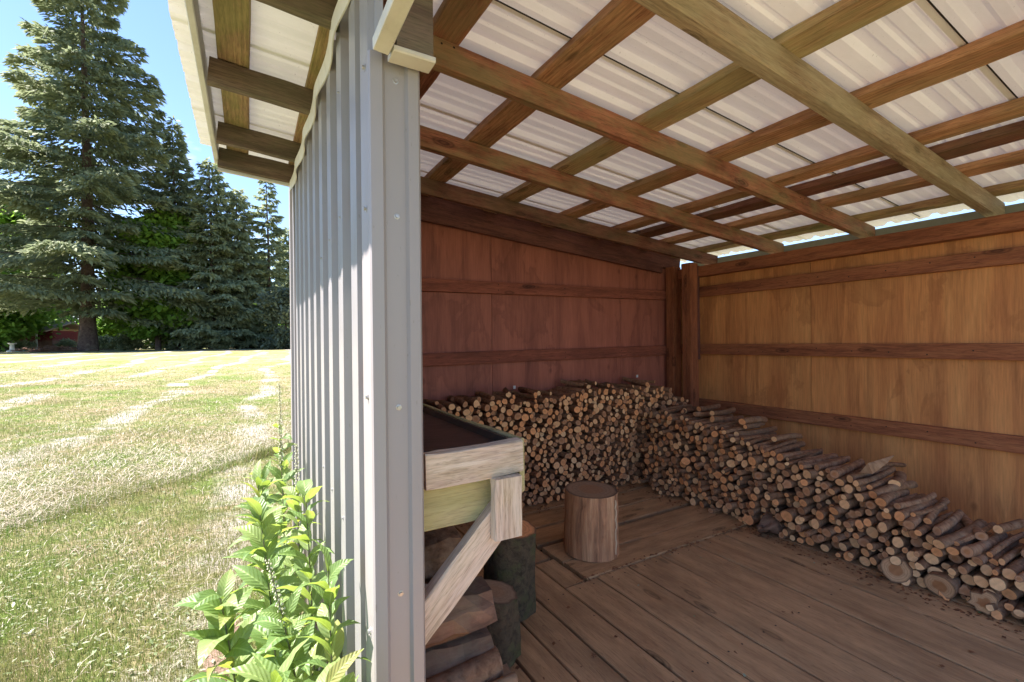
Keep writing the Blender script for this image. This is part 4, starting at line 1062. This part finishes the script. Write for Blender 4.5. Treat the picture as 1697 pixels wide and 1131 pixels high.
put_tree(broadleaf(5.6, 3.0, 13000, 23, .12, .30, .06, 26), foot(474, 46), 0, 1, 'willow_shrub', 'rounded grey green shrub beside the shed wall edge', 'shrub', mats=('trunk', 'willow'))
# tree line further back
bgA = put_tree(conifer(20, 4.4, 9000, 31, .3, bare=.12, power=.6, droop=.4, tuft=.75, nbr=110), foot(60, 74), 0, 1, 'fir_tree', 'fir in the dark background row, behind the red shed', group='background firs', mats=('trunk', 'fir_dark'))
names = ['left edge', 'behind the red shed roof', 'behind the largest fir trunk', 'just right of the largest trunk', 'behind the bright leafy tree', 'behind the slim fir', 'between the slim and broad firs', 'behind the broad fir', 'right of the broad fir', 'behind the smaller fir', 'behind the sparse fir', 'next to the shed wall edge']
for i, nm in enumerate(names):
    px = -60+i*50+rd.uniform(-12, 12); d = rd.uniform(70, 92)
    copy_tree(bgA, foot(px, d), rd.uniform(0, 6), rd.uniform(.62, 1.0), 'fir in the dark background row, '+nm, 'background firs')
bgB = put_tree(broadleaf(8, 5.5, 8000, 41, .25, .55, .02, 26), foot(200, 66), 0, 1, 'maple_tree', 'low leafy understorey tree right of the largest trunk', group='understorey trees', mats=('trunk', 'maple'))
for px, nm in ((40, 'behind the red shed'), (330, 'below the broad fir'), (430, 'below the sparse fir'), (-70, 'beyond the left edge'), (510, 'hidden next to the shed wall')):
    copy_tree(bgB, foot(px, rd.uniform(62, 70)), rd.uniform(0, 6), rd.uniform(.6, .85), 'low leafy understorey tree '+nm, 'understorey trees')
# forest floor shrubs, dark
shA = put_tree(broadleaf(1.7, 1.7, 1800, 51, .05, .3, .02, 12), foot(215, 50), 0, 1, 'bush', 'low dark bush right of the largest trunk', 'bush', 'low bushes under the trees', mats=('trunk', 'fir'))
for i, px in enumerate((5, 45, 110, 182, 250, 285, 320, 365, 405, 440, 480)):
    copy_tree(shA, foot(px, 50+rd.uniform(-1, 5)), rd.uniform(0, 6), rd.uniform(.6, 1.1), 'low dark bush under the tree line, %s' % ['at the left edge', 'beside the red shed', 'in front of the red shed corner', 'right beside the largest trunk', 'below the bright leafy tree', 'below the slim fir', 'left of the broad fir', 'right of the broad fir', 'below the smaller fir', 'below the sparse fir', 'in front of the grey shrub'][i], 'low bushes under the trees')

# ------------------------------------------------------------------ red shed far away
def red_shed():
    c = Vector(foot(16, 54)); root = empty('red_shed', c, 'small dark red board shed with brown roof under the largest fir', 'shed')
    mred = painted('dark_red_boards', (.17, .032, .035), .8, .3, .2, (.08, .03, .03)); mroof = painted('tan_shingle_roof', (.34, .25, .20), .9, .4, .1)
    rx = Vector((AR.x, AR.y, 0)).normalized(); yw = math.atan2(rx.y, rx.x)
    grp = []
    def bx(nm, x, y, z, sx, sy, sz, mt):
        V, Fc = lumber_mesh(sx, sy, sz, 1, 0, 0, .01); o = mesh_obj(nm, V, Fc, mt); o.parent = root; o.location = (x, y, z); return o
    root.rotation_euler.z = yw
    for i in range(30): bx('wall_board', -1.9+i*.235, 0, 1.15, .225, .05+.02*(i % 2), 2.3, mred)
    bx('back_wall', 1.5, 4, 1.15, 7, .1, 2.3, mred); bx('side_wall', 5.0, 2, 1.15, .1, 4, 2.3, mred)
    V = [(-5, -1.3, 2.25), (5.6, -1.3, 2.25), (5.6, 2, 3.4), (-5, 2, 3.4), (5.6, 5, 2.3), (-5, 5, 2.3)]; V += [(x, y, z-.12) for x, y, z in V]
    o = mesh_obj('roof', V, [(0, 1, 2, 3), (3, 2, 4, 5), (6, 9, 8, 7), (9, 11, 10, 8), (0, 6, 7, 1), (5, 4, 10, 11), (0, 3, 9, 6), (3, 5, 11, 9), (1, 7, 8, 2), (2, 8, 10, 4)], mroof); o.parent = root
    bx('porch_post', -2.1, -1.1, 1.1, .14, .14, 2.2, M['fascia']); bx('porch_post', 4.3, -1.1, 1.1, .14, .14, 2.2, M['fascia'])
    bx('door', 3.4, -.06, 1.0, .9, .04, 2.0, mred)
red_shed()
def brush():
    c = foot(95, 44); V = []; Fc = []
    for i in range(260):
        p = (rd.gauss(0, 1.15), rd.gauss(0, .5), abs(rd.gauss(.10, .14))); a = rd.uniform(0, 6.3); L = rd.uniform(.4, 1.5); w = rd.uniform(.02, .05); t = rd.uniform(-.15, .2)
        d = Vector((math.cos(a), math.sin(a), t)); s = Vector((-math.sin(a), math.cos(a), 0))*w; u = Vector((0, 0, w))
        b0 = len(V)
        for q in (0, 1):
            for k in (-s, s, u): V.append(tuple(Vector(p)+d*L*q+k))
        Fc += [(b0, b0+1, b0+4, b0+3), (b0+1, b0+2, b0+5, b0+4), (b0+2, b0, b0+3, b0+5), (b0, b0+2, b0+1), (b0+3, b0+4, b0+5)]
    o = mesh_obj('brush_pile', V, Fc, M['split'], None, c, attrs={'rnd': [.8]*len(V)}); tag(o, 'long low heap of cut brush in front of the red shed', 'brush pile')
brush()
def pedestal():
    c = foot(20, 44.5); r0 = empty('bird_bath', c, 'small pale pedestal standing on the grass before the red shed', 'pedestal')
    V, Fc = tube([(0, 0, 0), (0, 0, .12), (0, 0, .16), (0, 0, .7), (0, 0, .8), (0, 0, .85)], [.4, .38, .2, .15, .32, .34], 12)
    Fc.append(tuple(5*12+k for k in range(12))); mesh_obj('pedestal', V, Fc, M['fascia'], r0, c, smooth=True)
    c = foot(36, 43.5); V = []; Fc = []
    for i in range(9):
        x = -1+2*i/8; w = .22*(1-abs(x)**3*.6); V += [(x, -w, .16), (x, -w*.5, .03+.1*abs(x)**4), (x, w*.5, .03+.1*abs(x)**4), (x, w, .16)]
    for i in range(8):
        for k in range(3): a = i*4+k; Fc.append((a, a+1, a+5, a+4))
    o = mesh_obj('garden_sled', V, Fc, flat('turquoise_plastic', (.12, .45, .42), .4), None, c); o.modifiers.new('thickness', 'SOLIDIFY').thickness = .02
    o.scale = (.6, .7, .8)
    tag(o, 'low turquoise plastic sled shape lying on the grass by the pale pedestal', 'sled')
pedestal()
